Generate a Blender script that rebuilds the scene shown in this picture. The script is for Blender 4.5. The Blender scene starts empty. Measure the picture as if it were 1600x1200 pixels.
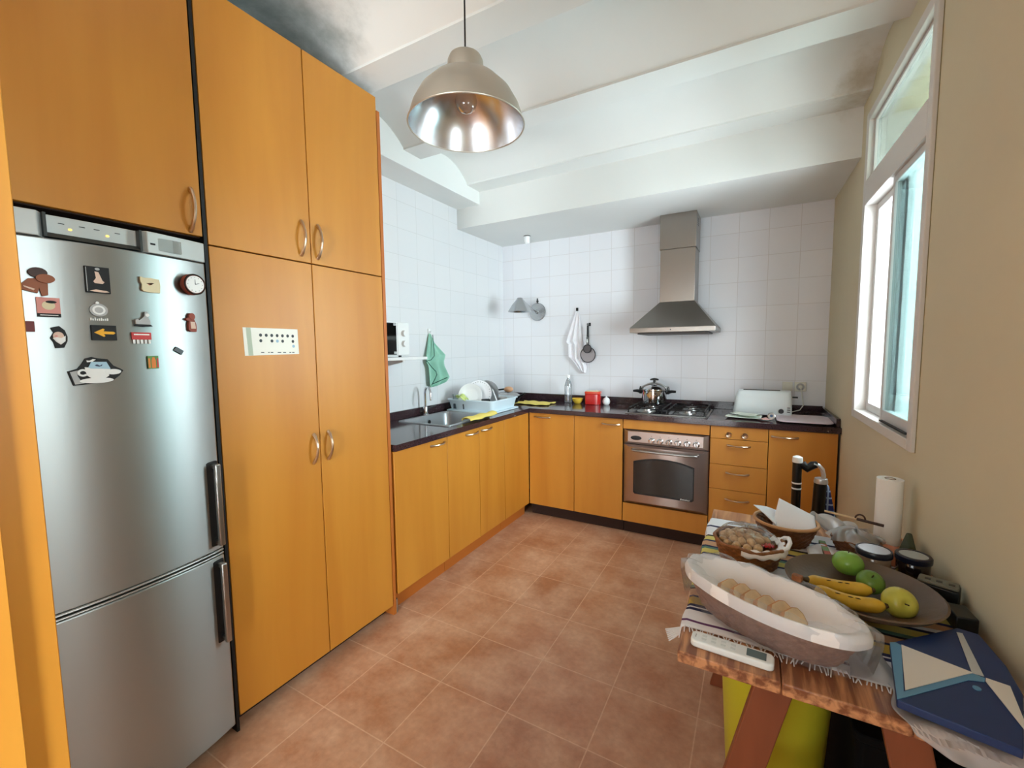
import bpy, math, random
from mathutils import Matrix, Vector
random.seed(7)
PI = math.pi
SC = bpy.context.scene
COL = SC.collection

# ------------------------------------------------------------------ camera
CAM_H = 1.3951
cam = bpy.data.cameras.new('camera')
co = bpy.data.objects.new('camera', cam); COL.objects.link(co)
yaw, pitch, roll = map(math.radians, (29.3741, 4.7059, -0.6447))
fwd = Vector((-math.sin(yaw)*math.cos(pitch), math.cos(yaw)*math.cos(pitch), -math.sin(pitch)))
rt = Vector((math.cos(yaw), math.sin(yaw), 0)); up = rt.cross(fwd)
r2 = rt*math.cos(roll)+up*math.sin(roll); u2 = -rt*math.sin(roll)+up*math.cos(roll)
m = Matrix((r2, u2, -fwd)).transposed().to_4x4(); m.translation = (0, 0, CAM_H)
co.matrix_world = m
cam.sensor_width = 36; cam.lens = 674.34/1600*36; cam.clip_start = 0.02
SC.camera = co

# ------------------------------------------------------------------ world, light, exposure
SC.view_settings.view_transform = 'Standard'; SC.view_settings.look = 'None'
SC.view_settings.gamma = 1; SC.view_settings.use_curve_mapping = False
SC.view_settings.exposure = 0.42
SC.cycles.use_denoising = True
SC.cycles.max_bounces = 12; SC.cycles.diffuse_bounces = 8; SC.cycles.transparent_max_bounces = 16
SC.cycles.caustics_reflective = False; SC.cycles.caustics_refractive = False
SC.cycles.sample_clamp_indirect = 6
SKY_DIM, SKY_BRIGHT = 6.0, 42.0
w = bpy.data.worlds.new('daylight'); SC.world = w; w.use_nodes = True
bg = w.node_tree.nodes['Background']
# open sky on the window side (+x), dimmed behind the camera so the window dominates
_wn = w.node_tree; _tc = _wn.nodes.new('ShaderNodeTexCoord'); _sp = _wn.nodes.new('ShaderNodeSeparateXYZ'); _mr = _wn.nodes.new('ShaderNodeMapRange')
_wn.links.new(_tc.outputs['Generated'], _sp.inputs[0]); _wn.links.new(_sp.outputs[0], _mr.inputs[0])
_mr.interpolation_type = 'SMOOTHSTEP'; _mr.inputs[1].default_value = -.10; _mr.inputs[2].default_value = .45
_mr.inputs[3].default_value = SKY_DIM; _mr.inputs[4].default_value = SKY_BRIGHT; _wn.links.new(_mr.outputs[0], bg.inputs[1])
bg.inputs[0].default_value = (0.94, 0.98, 1.0, 1)

def portal(name, loc, rot, sx, sy):
    l = bpy.data.lights.new(name, 'AREA'); l.shape = 'RECTANGLE'; l.size = sx; l.size_y = sy
    l.cycles.is_portal = True
    o = bpy.data.objects.new(name, l); COL.objects.link(o); o.location = loc; o.rotation_euler = rot
    return o
# daylight openings: the window in the right wall, plus an unseen window and door added for light
portal('window_daylight', (0.62, 2.38, 1.80), (0, PI/2, math.radians(1.4)), 1.5, 0.9)
portal('added_window_daylight', (0.80, 0.36, 1.60), (0, PI/2, math.radians(1.4)), 1.0, 0.6)
portal('added_door_daylight', (-0.70, -1.68, 1.15), (PI/2, 0, 0), 1.0, 2.1)

# ------------------------------------------------------------------ materials
def lin(c):
    return tuple(((x/255)/12.92 if x/255 <= .04045 else ((x/255+.055)/1.055)**2.4) for x in c)
def newmat(name):
    m = bpy.data.materials.new(name); m.use_nodes = True
    nt = m.node_tree; b = nt.nodes['Principled BSDF']
    return m, nt, b
def N(nt, t, **kw):
    n = nt.nodes.new(t)
    for k, v in kw.items():
        if k[0] == 'i' and k[1:].isdigit(): n.inputs[int(k[1:])].default_value = v
        else: setattr(n, k, v)
    return n
def mat(name, c, rough=.5, metal=0, spec=.5, var=0, vs=8, stretch=(1, 1, 1), bump=0, bs=60, coat=0, trans=0, ior=1.45, sheen=0, c2=None, alpha=1):
    """plain material; var mixes a darker tone by noise, bump adds fine noise relief"""
    m, nt, b = newmat(name); L = nt.links
    col = (*lin(c), 1); b.inputs['Base Color'].default_value = col
    b.inputs['Roughness'].default_value = rough; b.inputs['Metallic'].default_value = metal
    b.inputs['Specular IOR Level'].default_value = spec; b.inputs['Coat Weight'].default_value = coat
    b.inputs['Transmission Weight'].default_value = trans; b.inputs['IOR'].default_value = ior
    b.inputs['Sheen Weight'].default_value = sheen; b.inputs['Alpha'].default_value = alpha
    if var or bump:
        tc = N(nt, 'ShaderNodeTexCoord'); mp = N(nt, 'ShaderNodeMapping'); mp.inputs['Scale'].default_value = stretch
        L.new(tc.outputs['Object'], mp.inputs[0])
        if var:
            no = N(nt, 'ShaderNodeTexNoise'); no.inputs['Scale'].default_value = vs; no.inputs['Detail'].default_value = 5
            L.new(mp.outputs[0], no.inputs[0])
            r = N(nt, 'ShaderNodeValToRGB'); r.color_ramp.elements[0].position = .35; r.color_ramp.elements[1].position = .65
            d = lin(c2) if c2 else tuple(x*(1-var) for x in lin(c))
            r.color_ramp.elements[0].color = (*d, 1); r.color_ramp.elements[1].color = col
            L.new(no.outputs[0], r.inputs[0]); L.new(r.outputs[0], b.inputs['Base Color'])
        if bump:
            n2 = N(nt, 'ShaderNodeTexNoise'); n2.inputs['Scale'].default_value = bs; n2.inputs['Detail'].default_value = 3
            L.new(mp.outputs[0], n2.inputs[0])
            bp = N(nt, 'ShaderNodeBump'); bp.inputs['Strength'].default_value = bump; bp.inputs['Distance'].default_value = .01
            L.new(n2.outputs[0], bp.inputs['Height']); L.new(bp.outputs[0], b.inputs['Normal'])
    return m
def glassmat(name, tint, gloss=.08, white=0, rough=.02):
    """thin clear sheet: tinted see-through plus a weak mirror layer and optional milky white"""
    m, nt, b = newmat(name); L = nt.links; nt.nodes.remove(b)
    out = nt.nodes['Material Output']
    t = N(nt, 'ShaderNodeBsdfTransparent'); t.inputs[0].default_value = (*tint, 1)
    g = N(nt, 'ShaderNodeBsdfGlossy'); g.inputs['Roughness'].default_value = rough
    mx = N(nt, 'ShaderNodeMixShader')
    if gloss is None: gloss = .1
    lw = N(nt, 'ShaderNodeLayerWeight'); lw.inputs[0].default_value = .25
    ad = N(nt, 'ShaderNodeMath', operation='MULTIPLY_ADD'); ad.inputs[1].default_value = .6; ad.inputs[2].default_value = gloss
    ad.use_clamp = True
    L.new(lw.outputs['Fresnel'], ad.inputs[0]); L.new(ad.outputs[0], mx.inputs[0])
    L.new(t.outputs[0], mx.inputs[1]); L.new(g.outputs[0], mx.inputs[2]); last = mx
    if white:
        d = N(nt, 'ShaderNodeBsdfTranslucent'); d.inputs[0].default_value = (.9, .92, .95, 1)
        d2 = N(nt, 'ShaderNodeBsdfDiffuse'); d2.inputs[0].default_value = (.9, .92, .95, 1)
        m0 = N(nt, 'ShaderNodeMixShader'); m0.inputs[0].default_value = .65
        L.new(d.outputs[0], m0.inputs[1]); L.new(d2.outputs[0], m0.inputs[2])
        m2 = N(nt, 'ShaderNodeMixShader'); m2.inputs[0].default_value = white
        L.new(mx.outputs[0], m2.inputs[1]); L.new(m0.outputs[0], m2.inputs[2]); last = m2
    L.new(last.outputs[0], out.inputs[0])
    return m
def tilemat(name, axes, w_, h_, c1, c2, grout, off, rough=.25, mortar=.004, mott=0, mcol=None, bump=.25, rv=0):
    m, nt, b = newmat(name); L = nt.links
    ge = N(nt, 'ShaderNodeNewGeometry'); sp = N(nt, 'ShaderNodeSeparateXYZ'); cb = N(nt, 'ShaderNodeCombineXYZ')
    L.new(ge.outputs['Position'], sp.inputs[0])
    for i, a in enumerate(axes):
        ad = N(nt, 'ShaderNodeMath', operation='SUBTRACT'); ad.inputs[1].default_value = off[i] - 40*(w_, h_)[i]
        L.new(sp.outputs['XYZ'.index(a)], ad.inputs[0]); L.new(ad.outputs[0], cb.inputs[i])
    br = N(nt, 'ShaderNodeTexBrick', offset=0, squash=1)
    br.inputs['Color1'].default_value = (*lin(c1), 1); br.inputs['Color2'].default_value = (*lin(c2), 1)
    br.inputs['Mortar'].default_value = (*lin(grout), 1); br.inputs['Scale'].default_value = 1
    br.inputs['Mortar Size'].default_value = mortar; br.inputs['Mortar Smooth'].default_value = .3
    br.inputs['Brick Width'].default_value = w_; br.inputs['Row Height'].default_value = h_; br.inputs['Bias'].default_value = 0
    L.new(cb.outputs[0], br.inputs[0])
    last = br.outputs[0]
    if mott:
        n1 = N(nt, 'ShaderNodeTexNoise'); n1.inputs['Scale'].default_value = 4.5; n1.inputs['Detail'].default_value = 9; n1.inputs['Roughness'].default_value = .65
        L.new(cb.outputs[0], n1.inputs[0])
        rr = N(nt, 'ShaderNodeValToRGB'); rr.color_ramp.elements[0].position = .38; rr.color_ramp.elements[1].position = .68
        L.new(n1.outputs[0], rr.inputs[0])
        mx = N(nt, 'ShaderNodeMix', data_type='RGBA'); mm = N(nt, 'ShaderNodeMath', operation='MULTIPLY'); mm.inputs[1].default_value = mott
        L.new(rr.outputs[0], mm.inputs[0]); L.new(mm.outputs[0], mx.inputs[0])
        L.new(last, mx.inputs[6]); mx.inputs[7].default_value = (*lin(mcol), 1); last = mx.outputs[2]
        n3 = N(nt, 'ShaderNodeTexNoise'); n3.inputs['Scale'].default_value = 45; n3.inputs['Detail'].default_value = 6
        L.new(cb.outputs[0], n3.inputs[0])
        m3 = N(nt, 'ShaderNodeMix', data_type='RGBA', blend_type='MULTIPLY'); m3.inputs[0].default_value = .35
        L.new(last, m3.inputs[6]); L.new(n3.outputs[0], m3.inputs[7]); last = m3.outputs[2]
        ma = N(nt, 'ShaderNodeMath', operation='MULTIPLY_ADD'); ma.inputs[1].default_value = .25; ma.inputs[2].default_value = rough-.1
        L.new(n1.outputs[0], ma.inputs[0]); L.new(ma.outputs[0], b.inputs['Roughness'])
    else: b.inputs['Roughness'].default_value = rough
    L.new(last, b.inputs['Base Color'])
    bp = N(nt, 'ShaderNodeBump'); bp.inputs['Strength'].default_value = bump; bp.inputs['Distance'].default_value = .002; bp.invert = True
    L.new(br.outputs['Fac'], bp.inputs['Height']); L.new(bp.outputs[0], b.inputs['Normal'])
    return m
def woodmat(name, c1, c2, sc=3, stretch=(9, 9, .8), rough=.35, ring=0, con=.21):
    m, nt, b = newmat(name); L = nt.links
    tc = N(nt, 'ShaderNodeTexCoord'); mp = N(nt, 'ShaderNodeMapping'); mp.inputs['Scale'].default_value = stretch
    L.new(tc.outputs['Object'], mp.inputs[0])
    no = N(nt, 'ShaderNodeTexNoise'); no.inputs['Scale'].default_value = sc; no.inputs['Detail'].default_value = 6; no.inputs['Distortion'].default_value = .4
    L.new(mp.outputs[0], no.inputs[0]); src = no.outputs[0]
    if ring:
        wv = N(nt, 'ShaderNodeTexWave', wave_type='BANDS', bands_direction='Y'); wv.inputs['Scale'].default_value = ring
        wv.inputs['Distortion'].default_value = 6; wv.inputs['Detail'].default_value = 3; wv.inputs['Detail Scale'].default_value = .6
        L.new(mp.outputs[0], wv.inputs[0]); src = wv.outputs[1]
    r = N(nt, 'ShaderNodeValToRGB'); r.color_ramp.elements[0].position = .51-con; r.color_ramp.elements[1].position = .51+con
    r.color_ramp.elements[0].color = (*lin(c2), 1); r.color_ramp.elements[1].color = (*lin(c1), 1)
    L.new(src, r.inputs[0]); L.new(r.outputs[0], b.inputs['Base Color']); b.inputs['Roughness'].default_value = rough
    return m
def rampmat(name, axis, stops, rough=.9, bump=.2, lo=0, hi=1):
    """bands of colour along one object axis (woven stripes)"""
    m, nt, b = newmat(name); L = nt.links
    tc = N(nt, 'ShaderNodeTexCoord'); sp = N(nt, 'ShaderNodeSeparateXYZ'); L.new(tc.outputs['Object'], sp.inputs[0])
    mr = N(nt, 'ShaderNodeMapRange'); mr.inputs[1].default_value = lo; mr.inputs[2].default_value = hi
    L.new(sp.outputs['XYZ'.index(axis)], mr.inputs[0])
    r = N(nt, 'ShaderNodeValToRGB'); cr = r.color_ramp; cr.interpolation = 'CONSTANT'
    cr.elements[0].position = 0; cr.elements[0].color = (*lin(stops[0][1]), 1)
    cr.elements[1].position = stops[1][0]; cr.elements[1].color = (*lin(stops[1][1]), 1)
    for p, c in stops[2:]:
        e = cr.elements.new(p); e.color = (*lin(c), 1)
    L.new(mr.outputs[0], r.inputs[0]); L.new(r.outputs[0], b.inputs['Base Color'])
    b.inputs['Roughness'].default_value = rough
    no = N(nt, 'ShaderNodeTexNoise'); no.inputs['Scale'].default_value = 300
    L.new(tc.outputs['Object'], no.inputs[0])
    bp = N(nt, 'ShaderNodeBump'); bp.inputs['Strength'].default_value = bump; bp.inputs['Distance'].default_value = .003
    L.new(no.outputs[0], bp.inputs['Height']); L.new(bp.outputs[0], b.inputs['Normal'])
    return m

WOOD = woodmat('orange_veneer', (200, 136, 48), (184, 118, 36), sc=1.3, stretch=(5, 5, .55), rough=.42)
WOODE = mat('veneer_edge', (176, 98, 34), .5)
WOODL = woodmat('honey_veneer', (212, 148, 54), (198, 130, 42), sc=1.3, stretch=(4, 4, .7), rough=.45)
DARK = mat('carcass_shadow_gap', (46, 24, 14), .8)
BLACK = mat('black_gap', (10, 9, 9), .6)
BLK = mat('black_plastic', (14, 14, 15), .35)
WHT = mat('white_plastic', (236, 238, 238), .35)
WPAINT = mat('white_paint', (232, 234, 232), .7, var=.04, vs=1.5, bump=.03, bs=20)
STEEL = mat('brushed_steel', (176, 176, 174), .3, 1, var=.08, vs=30, stretch=(1, 1, 30))
FSTEEL = mat('fridge_steel', (170, 174, 172), .40, 1, bump=.008, bs=90, stretch=(1, 1, .08))
_b = FSTEEL.node_tree.nodes['Principled BSDF']; _b.inputs['Anisotropic'].default_value = .8; _b.inputs['Anisotropic Rotation'].default_value = .25
_t = N(FSTEEL.node_tree, 'ShaderNodeTangent', direction_type='RADIAL', axis='Z'); FSTEEL.node_tree.links.new(_t.outputs[0], _b.inputs['Tangent'])
HSTEEL = mat('hood_steel', (150, 144, 138), .3, 1, bump=.01, bs=60, stretch=(.1, 1, 3))
CHROME = mat('chrome', (210, 210, 212), .08, 1)
NICKEL = mat('satin_nickel', (206, 184, 160), .28, 1)
GRANITE = mat('dark_granite', (34, 23, 27), .11, var=.5, vs=160, c2=(70, 50, 54), spec=.6)
TILEB = tilemat('white_wall_tiles_back', 'XZ', .195, .184, (228, 229, 233), (224, 225, 230), (208, 205, 206), (-.131, 1.139), rough=.22, mortar=.0019)
TILEL = tilemat('white_wall_tiles_left', 'YZ', .195, .184, (229, 230, 232), (226, 228, 231), (212, 213, 214), (2.30, 1.139), rough=.22, mortar=.0017)
FLOORM = tilemat('terracotta_floor_tiles', 'XY', .3215, .3215, (188, 130, 94), (176, 118, 84), (216, 170, 138), (-1.112, 1.013), rough=.33, mortar=.0026, mott=.75, mcol=(224, 182, 150))
BEIGE = mat('beige_wall_paint', (204, 194, 166), .85, var=.05, vs=2, bump=.05, bs=30)
CEILM = mat('ceiling_paint', (226, 228, 226), .8, var=.05, vs=1.2, bump=.06, bs=14)

def add_stain(m, centre, radius, colour, amount, vs=3.2):
    """mould / grime patch with its own noisy outline, fixed on the surface"""
    nt = m.node_tree; L = nt.links; b = nt.nodes['Principled BSDF']; src = b.inputs['Base Color'].links[0].from_socket
    ge = N(nt, 'ShaderNodeNewGeometry'); mp = N(nt, 'ShaderNodeMapping', vector_type='POINT')
    mp.inputs['Location'].default_value = [-c/r for c, r in zip(centre, radius)]; mp.inputs['Scale'].default_value = [1/r for r in radius]
    L.new(ge.outputs['Position'], mp.inputs[0]); ln = N(nt, 'ShaderNodeVectorMath', operation='LENGTH'); L.new(mp.outputs[0], ln.inputs[0])
    no = N(nt, 'ShaderNodeTexNoise'); no.inputs['Scale'].default_value = vs; no.inputs['Detail'].default_value = 8; no.inputs['Roughness'].default_value = .65; L.new(ge.outputs['Position'], no.inputs[0])
    ad = N(nt, 'ShaderNodeMath', operation='MULTIPLY_ADD'); ad.inputs[1].default_value = 1.8; L.new(no.outputs[0], ad.inputs[0])
    L.new(ln.outputs['Value'], ad.inputs[2]); mr = N(nt, 'ShaderNodeMapRange'); mr.interpolation_type = 'SMOOTHSTEP'
    mr.inputs[1].default_value = 1.75; mr.inputs[2].default_value = .95; mr.inputs[3].default_value = 0; mr.inputs[4].default_value = amount
    L.new(ad.outputs[0], mr.inputs[0]); mx = N(nt, 'ShaderNodeMix', data_type='RGBA'); L.new(mr.outputs[0], mx.inputs[0]); L.new(src, mx.inputs[6])
    mx.inputs[7].default_value = (*lin(colour), 1); L.new(mx.outputs[2], b.inputs['Base Color'])
add_stain(CEILM, (-1.75, 1.05, 2.75), (.42, .75, .5), (112, 120, 114), .75)
add_stain(CEILM, (.42, 2.80, 2.7), (.16, .30, .3), (150, 134, 92), .6, 5)
add_stain(BEIGE, (.45, 2.9, 2.68), (.3, .35, .10), (146, 128, 84), .55, 6)

# ------------------------------------------------------------------ mesh builder
class MB:
    def __init__(s, T=None): s.v = []; s.f = []; s.mi = []; s.m = 0; s.T = T or Matrix()
    def _add(s, vs, fs):
        o = len(s.v); s.v += [tuple(s.T @ Vector(p)) for p in vs]
        s.f += [tuple(i+o for i in f) for f in fs]; s.mi += [s.m]*len(fs); return s
    def box(s, x0, x1, y0, y1, z0, z1):
        return s._add([(x0,y0,z0),(x1,y0,z0),(x1,y1,z0),(x0,y1,z0),(x0,y0,z1),(x1,y0,z1),(x1,y1,z1),(x0,y1,z1)],
                      [(0,3,2,1),(4,5,6,7),(0,1,5,4),(1,2,6,5),(2,3,7,6),(3,0,4,7)])
    def hexa(s, b, t):
        return s._add(list(b)+list(t), [(0,3,2,1),(4,5,6,7),(0,1,5,4),(1,2,6,5),(2,3,7,6),(3,0,4,7)])
    def prism(s, poly, h0, h1, plane='xy'):
        f = {'xy': lambda a,b,h: (a,b,h), 'xz': lambda a,b,h: (a,h,b), 'yz': lambda a,b,h: (h,a,b)}[plane]
        n = len(poly)
        vs = [f(a,b,h0) for a,b in poly]+[f(a,b,h1) for a,b in poly]
        return s._add(vs, [tuple(range(n-1,-1,-1)), tuple(range(n,2*n))]+[(i,(i+1)%n,(i+1)%n+n,i+n) for i in range(n)])
    def lathe(s, prof, n=32, c=(0,0,0), sx=1, sy=1, closed=False):
        vs = []; fs = []; k = len(prof)
        for j, (r, z) in enumerate(prof):
            for i in range(n):
                a = 2*PI*i/n; vs.append((c[0]+r*sx*math.cos(a), c[1]+r*sy*math.sin(a), c[2]+z))
        for j in range(k-1 if not closed else k):
            j2 = (j+1) % k
            for i in range(n):
                i2 = (i+1) % n; fs.append((j*n+i, j*n+i2, j2*n+i2, j2*n+i))
        if not closed:
            if prof[0][0] > 1e-6: fs.append(tuple(range(n-1,-1,-1)))
            if prof[-1][0] > 1e-6: fs.append(tuple((k-1)*n+i for i in range(n)))
        return s._add(vs, fs)
    def sphere(s, c, rx, ry=None, rz=None, n=20, k=12, fn=None):
        ry = ry or rx; rz = rz or rx
        vs = []; fs = []
        for j in range(1, k):
            ph = PI*j/k
            for i in range(n):
                a = 2*PI*i/n; d = (math.sin(ph)*math.cos(a), math.sin(ph)*math.sin(a), math.cos(ph))
                q = fn(d) if fn else 1
                vs.append((c[0]+rx*d[0]*q, c[1]+ry*d[1]*q, c[2]+rz*d[2]*q))
        q0 = fn((0,0,1)) if fn else 1; q1 = fn((0,0,-1)) if fn else 1
        vs += [(c[0],c[1],c[2]+rz*q0),(c[0],c[1],c[2]-rz*q1)]; t = len(vs)-2
        for i in range(n): fs.append((t,i,(i+1)%n)); fs.append((t+1,(k-2)*n+(i+1)%n,(k-2)*n+i))
        for j in range(k-2):
            for i in range(n): fs.append((j*n+i,(j+1)*n+i,(j+1)*n+(i+1)%n,j*n+(i+1)%n))
        return s._add(vs, fs)
    def tube(s, pts, r, n=10, closed=False, flat=1):
        pts = [Vector(p) for p in pts]; m_ = len(pts); rs = r if isinstance(r, (list,tuple)) else [r]*m_
        vs = []; fs = []; prev = None
        for i, p in enumerate(pts):
            if closed: d = pts[(i+1)%m_]-pts[i-1]
            else: d = pts[min(i+1,m_-1)]-pts[max(i-1,0)]
            d.normalize()
            if prev is None:
                a = Vector((0,0,1)) if abs(d.z) < .9 else Vector((1,0,0)); u = d.cross(a).normalized()
            else: u = (prev-d*prev.dot(d)).normalized()
            prev = u; v = d.cross(u)
            for k in range(n):
                t = 2*PI*k/n; vs.append(p+(u*math.cos(t)*flat+v*math.sin(t))*rs[i])
        for i in range(m_ if closed else m_-1):
            j = (i+1) % m_
            for k in range(n): fs.append((i*n+k,i*n+(k+1)%n,j*n+(k+1)%n,j*n+k))
        if not closed: fs += [tuple(range(n-1,-1,-1)), tuple((m_-1)*n+k for k in range(n))]
        return s._add(vs, fs)
    def cyl(s, p0, p1, r0, r1=None, n=20): return s.tube([p0, p1], [r0, r0 if r1 is None else r1], n)
    def grid(s, fn, nu, nv, closeu=False):
        vs = [fn(i/(nu if closeu else nu-1), j/(nv-1)) for j in range(nv) for i in range(nu)]
        fs = []
        for j in range(nv-1):
            for i in range(nu if closeu else nu-1):
                i2 = (i+1) % nu; fs.append((j*nu+i, j*nu+i2, (j+1)*nu+i2, (j+1)*nu+i))
        return s._add(vs, fs)
    def build(s, name, mats, parent=None, bevel=0, solid=0, sub=0, ang=38, loc=None, seg=2):
        me = bpy.data.meshes.new(name); me.from_pydata(s.v, [], s.f)
        for m_ in (mats if isinstance(mats, (list,tuple)) else [mats]): me.materials.append(m_)
        me.polygons.foreach_set('material_index', s.mi); me.polygons.foreach_set('use_smooth', [True]*len(s.f))
        me.update(); me.validate(); me.set_sharp_from_angle(angle=math.radians(ang))
        o = bpy.data.objects.new(name, me); COL.objects.link(o)
        if parent: o.parent = parent
        if loc: o.location = loc
        if solid: md = o.modifiers.new('thickness', 'SOLIDIFY'); md.thickness = solid; md.offset = 0
        if bevel:
            md = o.modifiers.new('bevel', 'BEVEL'); md.width = bevel; md.segments = seg; md.limit_method = 'ANGLE'; md.angle_limit = math.radians(40)
            md.harden_normals = False
        if sub: md = o.modifiers.new('sub', 'SUBSURF'); md.levels = sub; md.render_levels = sub
        return o
def tag(o, label, cat, group=None, kind=None):
    o['label'] = label; o['category'] = cat
    if group: o['group'] = group
    if kind: o['kind'] = kind
    return o
def thing(name, loc, label, cat, rz=0, group=None, rx=0, ry=0):
    o = bpy.data.objects.new(name, None); COL.objects.link(o); o.location = loc; o.rotation_euler = (rx, ry, rz)
    o.empty_display_size = .05
    return tag(o, label, cat, group)
def struct(name, mb, mats, parent=None, **kw):
    o = mb.build(name, mats, parent, **kw)
    if not parent: o['kind'] = 'structure'
    return o
def lab(o, t): o['label'] = t; return o
def dup(root, loc, rz, label, group=None):
    r = root.copy(); COL.objects.link(r); r.location = loc; r.rotation_euler = (root.rotation_euler[0], root.rotation_euler[1], rz); r['label'] = label
    if group: r['group'] = group
    for ch in list(root.children):
        c = ch.copy(); COL.objects.link(c); c.parent = r
        for g in list(ch.children):
            q = g.copy(); COL.objects.link(q); q.parent = c
    return r
def rrect(x0, x1, y0, y1, r, n=5):
    out = []
    for cx, cy, a0 in ((x1-r,y1-r,0),(x0+r,y1-r,90),(x0+r,y0+r,180),(x1-r,y0+r,270)):
        for i in range(n+1):
            a = math.radians(a0+90*i/n); out.append((cx+r*math.cos(a), cy+r*math.sin(a)))
    return out
def nz(x, y, z=0, s=1.0):
    from mathutils import noise
    return noise.noise(Vector((x*s, y*s, z*s)))

# ------------------------------------------------------------------ room dimensions (metres)
XL, XW, YF, YB = -1.6175, -2.196, 3.149, 3.742      # left fronts, left wall, back fronts, back wall
YS, ZF = 3.0, 2.39                                  # dropped soffit over the back run
CT, CB = 0.905, 0.870                               # worktop top, underside
YR = -1.62                                          # wall behind the camera
WR = Matrix.Translation((0.4603, 3.1, 0)) @ Matrix.Rotation(math.radians(1.38), 4, 'Z')   # right wall frame: x outwards, y along
def wy(y): return y-3.1

struct('floor', MB().box(-2.45, 0.85, -1.9, 4.0, -.1, 0), FLOORM)
struct('wall_left', MB().box(XW-.15, XW, YR-.2, YB+.15, 0, 2.9), TILEL)
struct('wall_back', MB().box(XW, 0.75, YB, YB+.15, 0, 2.9), TILEB)
# right wall with its window opening and one for the added window
wr = MB(WR); O0, O1, OZ0, OZ1 = wy(1.96), wy(2.815), 1.05, 2.505
wr.box(0, .26, wy(YR), wy(.08), 0, 2.9).box(0, .26, wy(.64), O0, 0, 2.9).box(0, .26, wy(.08), wy(.64), 0, 1.1).box(0, .26, wy(.08), wy(.64), 2.1, 2.9).box(0, .26, O1, wy(YB), 0, 2.9).box(0, .26, O0, O1, 0, OZ0).box(0, .26, O0, O1, OZ1, 2.9)
struct('wall_right', wr, BEIGE)
# rear wall with an opening for the added glazed door
DX0, DX1, DZ = -1.20, -.20, 2.15
rw = MB().box(XW, DX0, YR-.15, YR, 0, 2.9).box(DX1, .8, YR-.15, YR, 0, 2.9).box(DX0, DX1, YR-.15, YR, DZ, 2.9)
struct('wall_rear', rw, WPAINT)
# vaulted ceiling: plaster vaults between joists running across the room
prof = []
joists = [(2.83+.0, 3.0)] + [(2.14-.69*k, 2.30-.69*k) for k in range(7)]
ZJ = 2.65
pts = [(3.02, ZJ)]
for k, (a, b) in enumerate(joists):
    pts += [(b, ZJ), (a, ZJ)]
    nb = joists[k+1][1] if k+1 < len(joists) else None
    if nb is not None:
        for i in range(0, 15):
            t = -1+2*i/14; yy = a+(nb-a)*(t+1)/2
            pts.append((yy-.0005*(i == 14)+.0005*(i == 0)*-1, ZJ+.010+.112*(1-abs(t)**2.1)))
y_end = joists[-1][0]
pts += [(y_end-.001, 3.0), (3.02, 3.0)]
struct('ceiling', MB().prism(pts, XW-.1, .8, 'yz'), CEILM, ang=30)
struct('trim_1', MB().box(XW, .75, YS, YB, ZF, 2.95), CEILM)           # dropped soffit over the cooker run
struct('trim_2', MB().box(XW, -1.97, 1.615, YS, 2.55, 2.93), WPAINT)   # ledge beam along the left wall

# window in the right wall
FR = mat('window_aluminium', (206, 204, 202), .4, .2)
FRW = mat('window_white_frame', (208, 204, 199), .45)
PANE = glassmat('clear_window_pane', (.95, .97, .97))
PCY = glassmat('cyan_tinted_window_pane', (.35, .45, .455), gloss=.02)
PTR = glassmat('pale_transom_pane', (.30, .335, .32), gloss=.03)
PWH = glassmat('pale_blue_window_pane', (.80, .84, .86), gloss=.03)
wn = MB(WR)
Y0, Y1, Z0, Z1 = wy(1.942), wy(2.845), 1.022, 2.535
for b_ in ((Y0, wy(1.985), Z0, Z1), (wy(2.80), Y1, Z0, Z1), (wy(1.985), wy(2.80), Z0, 1.062), (wy(1.985), wy(2.80), 2.495, Z1), (wy(1.985), wy(2.80), 2.085, 2.205)):
    wn.box(-.014, .075, b_[0], b_[1], b_[2], b_[3])
win = struct('window_1', wn, FRW, bevel=.003)
wn = MB(WR)   # reveal lining outside the frame
wn.box(.075, .26, wy(2.80), wy(2.815), 1.05, 2.505).box(.075, .26, wy(1.96), wy(1.97), 1.05, 2.505).box(.075, .26, wy(1.97), wy(2.80), 1.05, 1.06)
struct('window_reveal', wn, FRW, win)
sl = MB(WR)
for i in range(52):
    za = 1.022+i*.0291; d_ = .0035+.003*nz(i*.7, 3.1); sl.box(-.0012, .0005, wy(1.9415)-d_, wy(1.9425), za, za+.0292)
sl.build('sealant_line', mat('grimy_sealant', (134, 122, 84), .9), win)
def sash(name, y0, y1, z0, z1, x0, x1, wd, bot, mt):
    s_ = MB(WR).box(x0, x1, wy(y0), wy(y0+wd), z0, z1).box(x0, x1, wy(y1-wd), wy(y1), z0, z1)
    s_.box(x0, x1, wy(y0+wd), wy(y1-wd), z0, z0+bot).box(x0, x1, wy(y0+wd), wy(y1-wd), z1-wd, z1)
    o = s_.build(name, FR, win, bevel=.003)
    g = MB(WR).box((x0+x1)/2-.003, (x0+x1)/2+.003, wy(y0+wd-.004), wy(y1-wd+.004), z0+bot-.004, z1-wd+.004).build('pane', mt, o)
    return o
sash('sliding_sash', 1.985, 2.40, 1.062, 2.085, .002, .028, .028, .055, PCY)
sash('sliding_sash', 2.34, 2.80, 1.062, 2.085, .036, .062, .034, .04, PWH)
sash('transom_sash', 1.985, 2.80, 2.205, 2.495, .01, .04, .012, .012, PTR)
MB(WR).box(-.004, .004, wy(1.99), wy(2.34), 2.088, 2.094).box(-.0155, -.004, wy(2.0), wy(2.33), 1.074, 1.079).build('track_gap', BLACK, win)
w2 = MB(WR)  # unseen window, added for side light and the fridge's bright stripe
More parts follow.
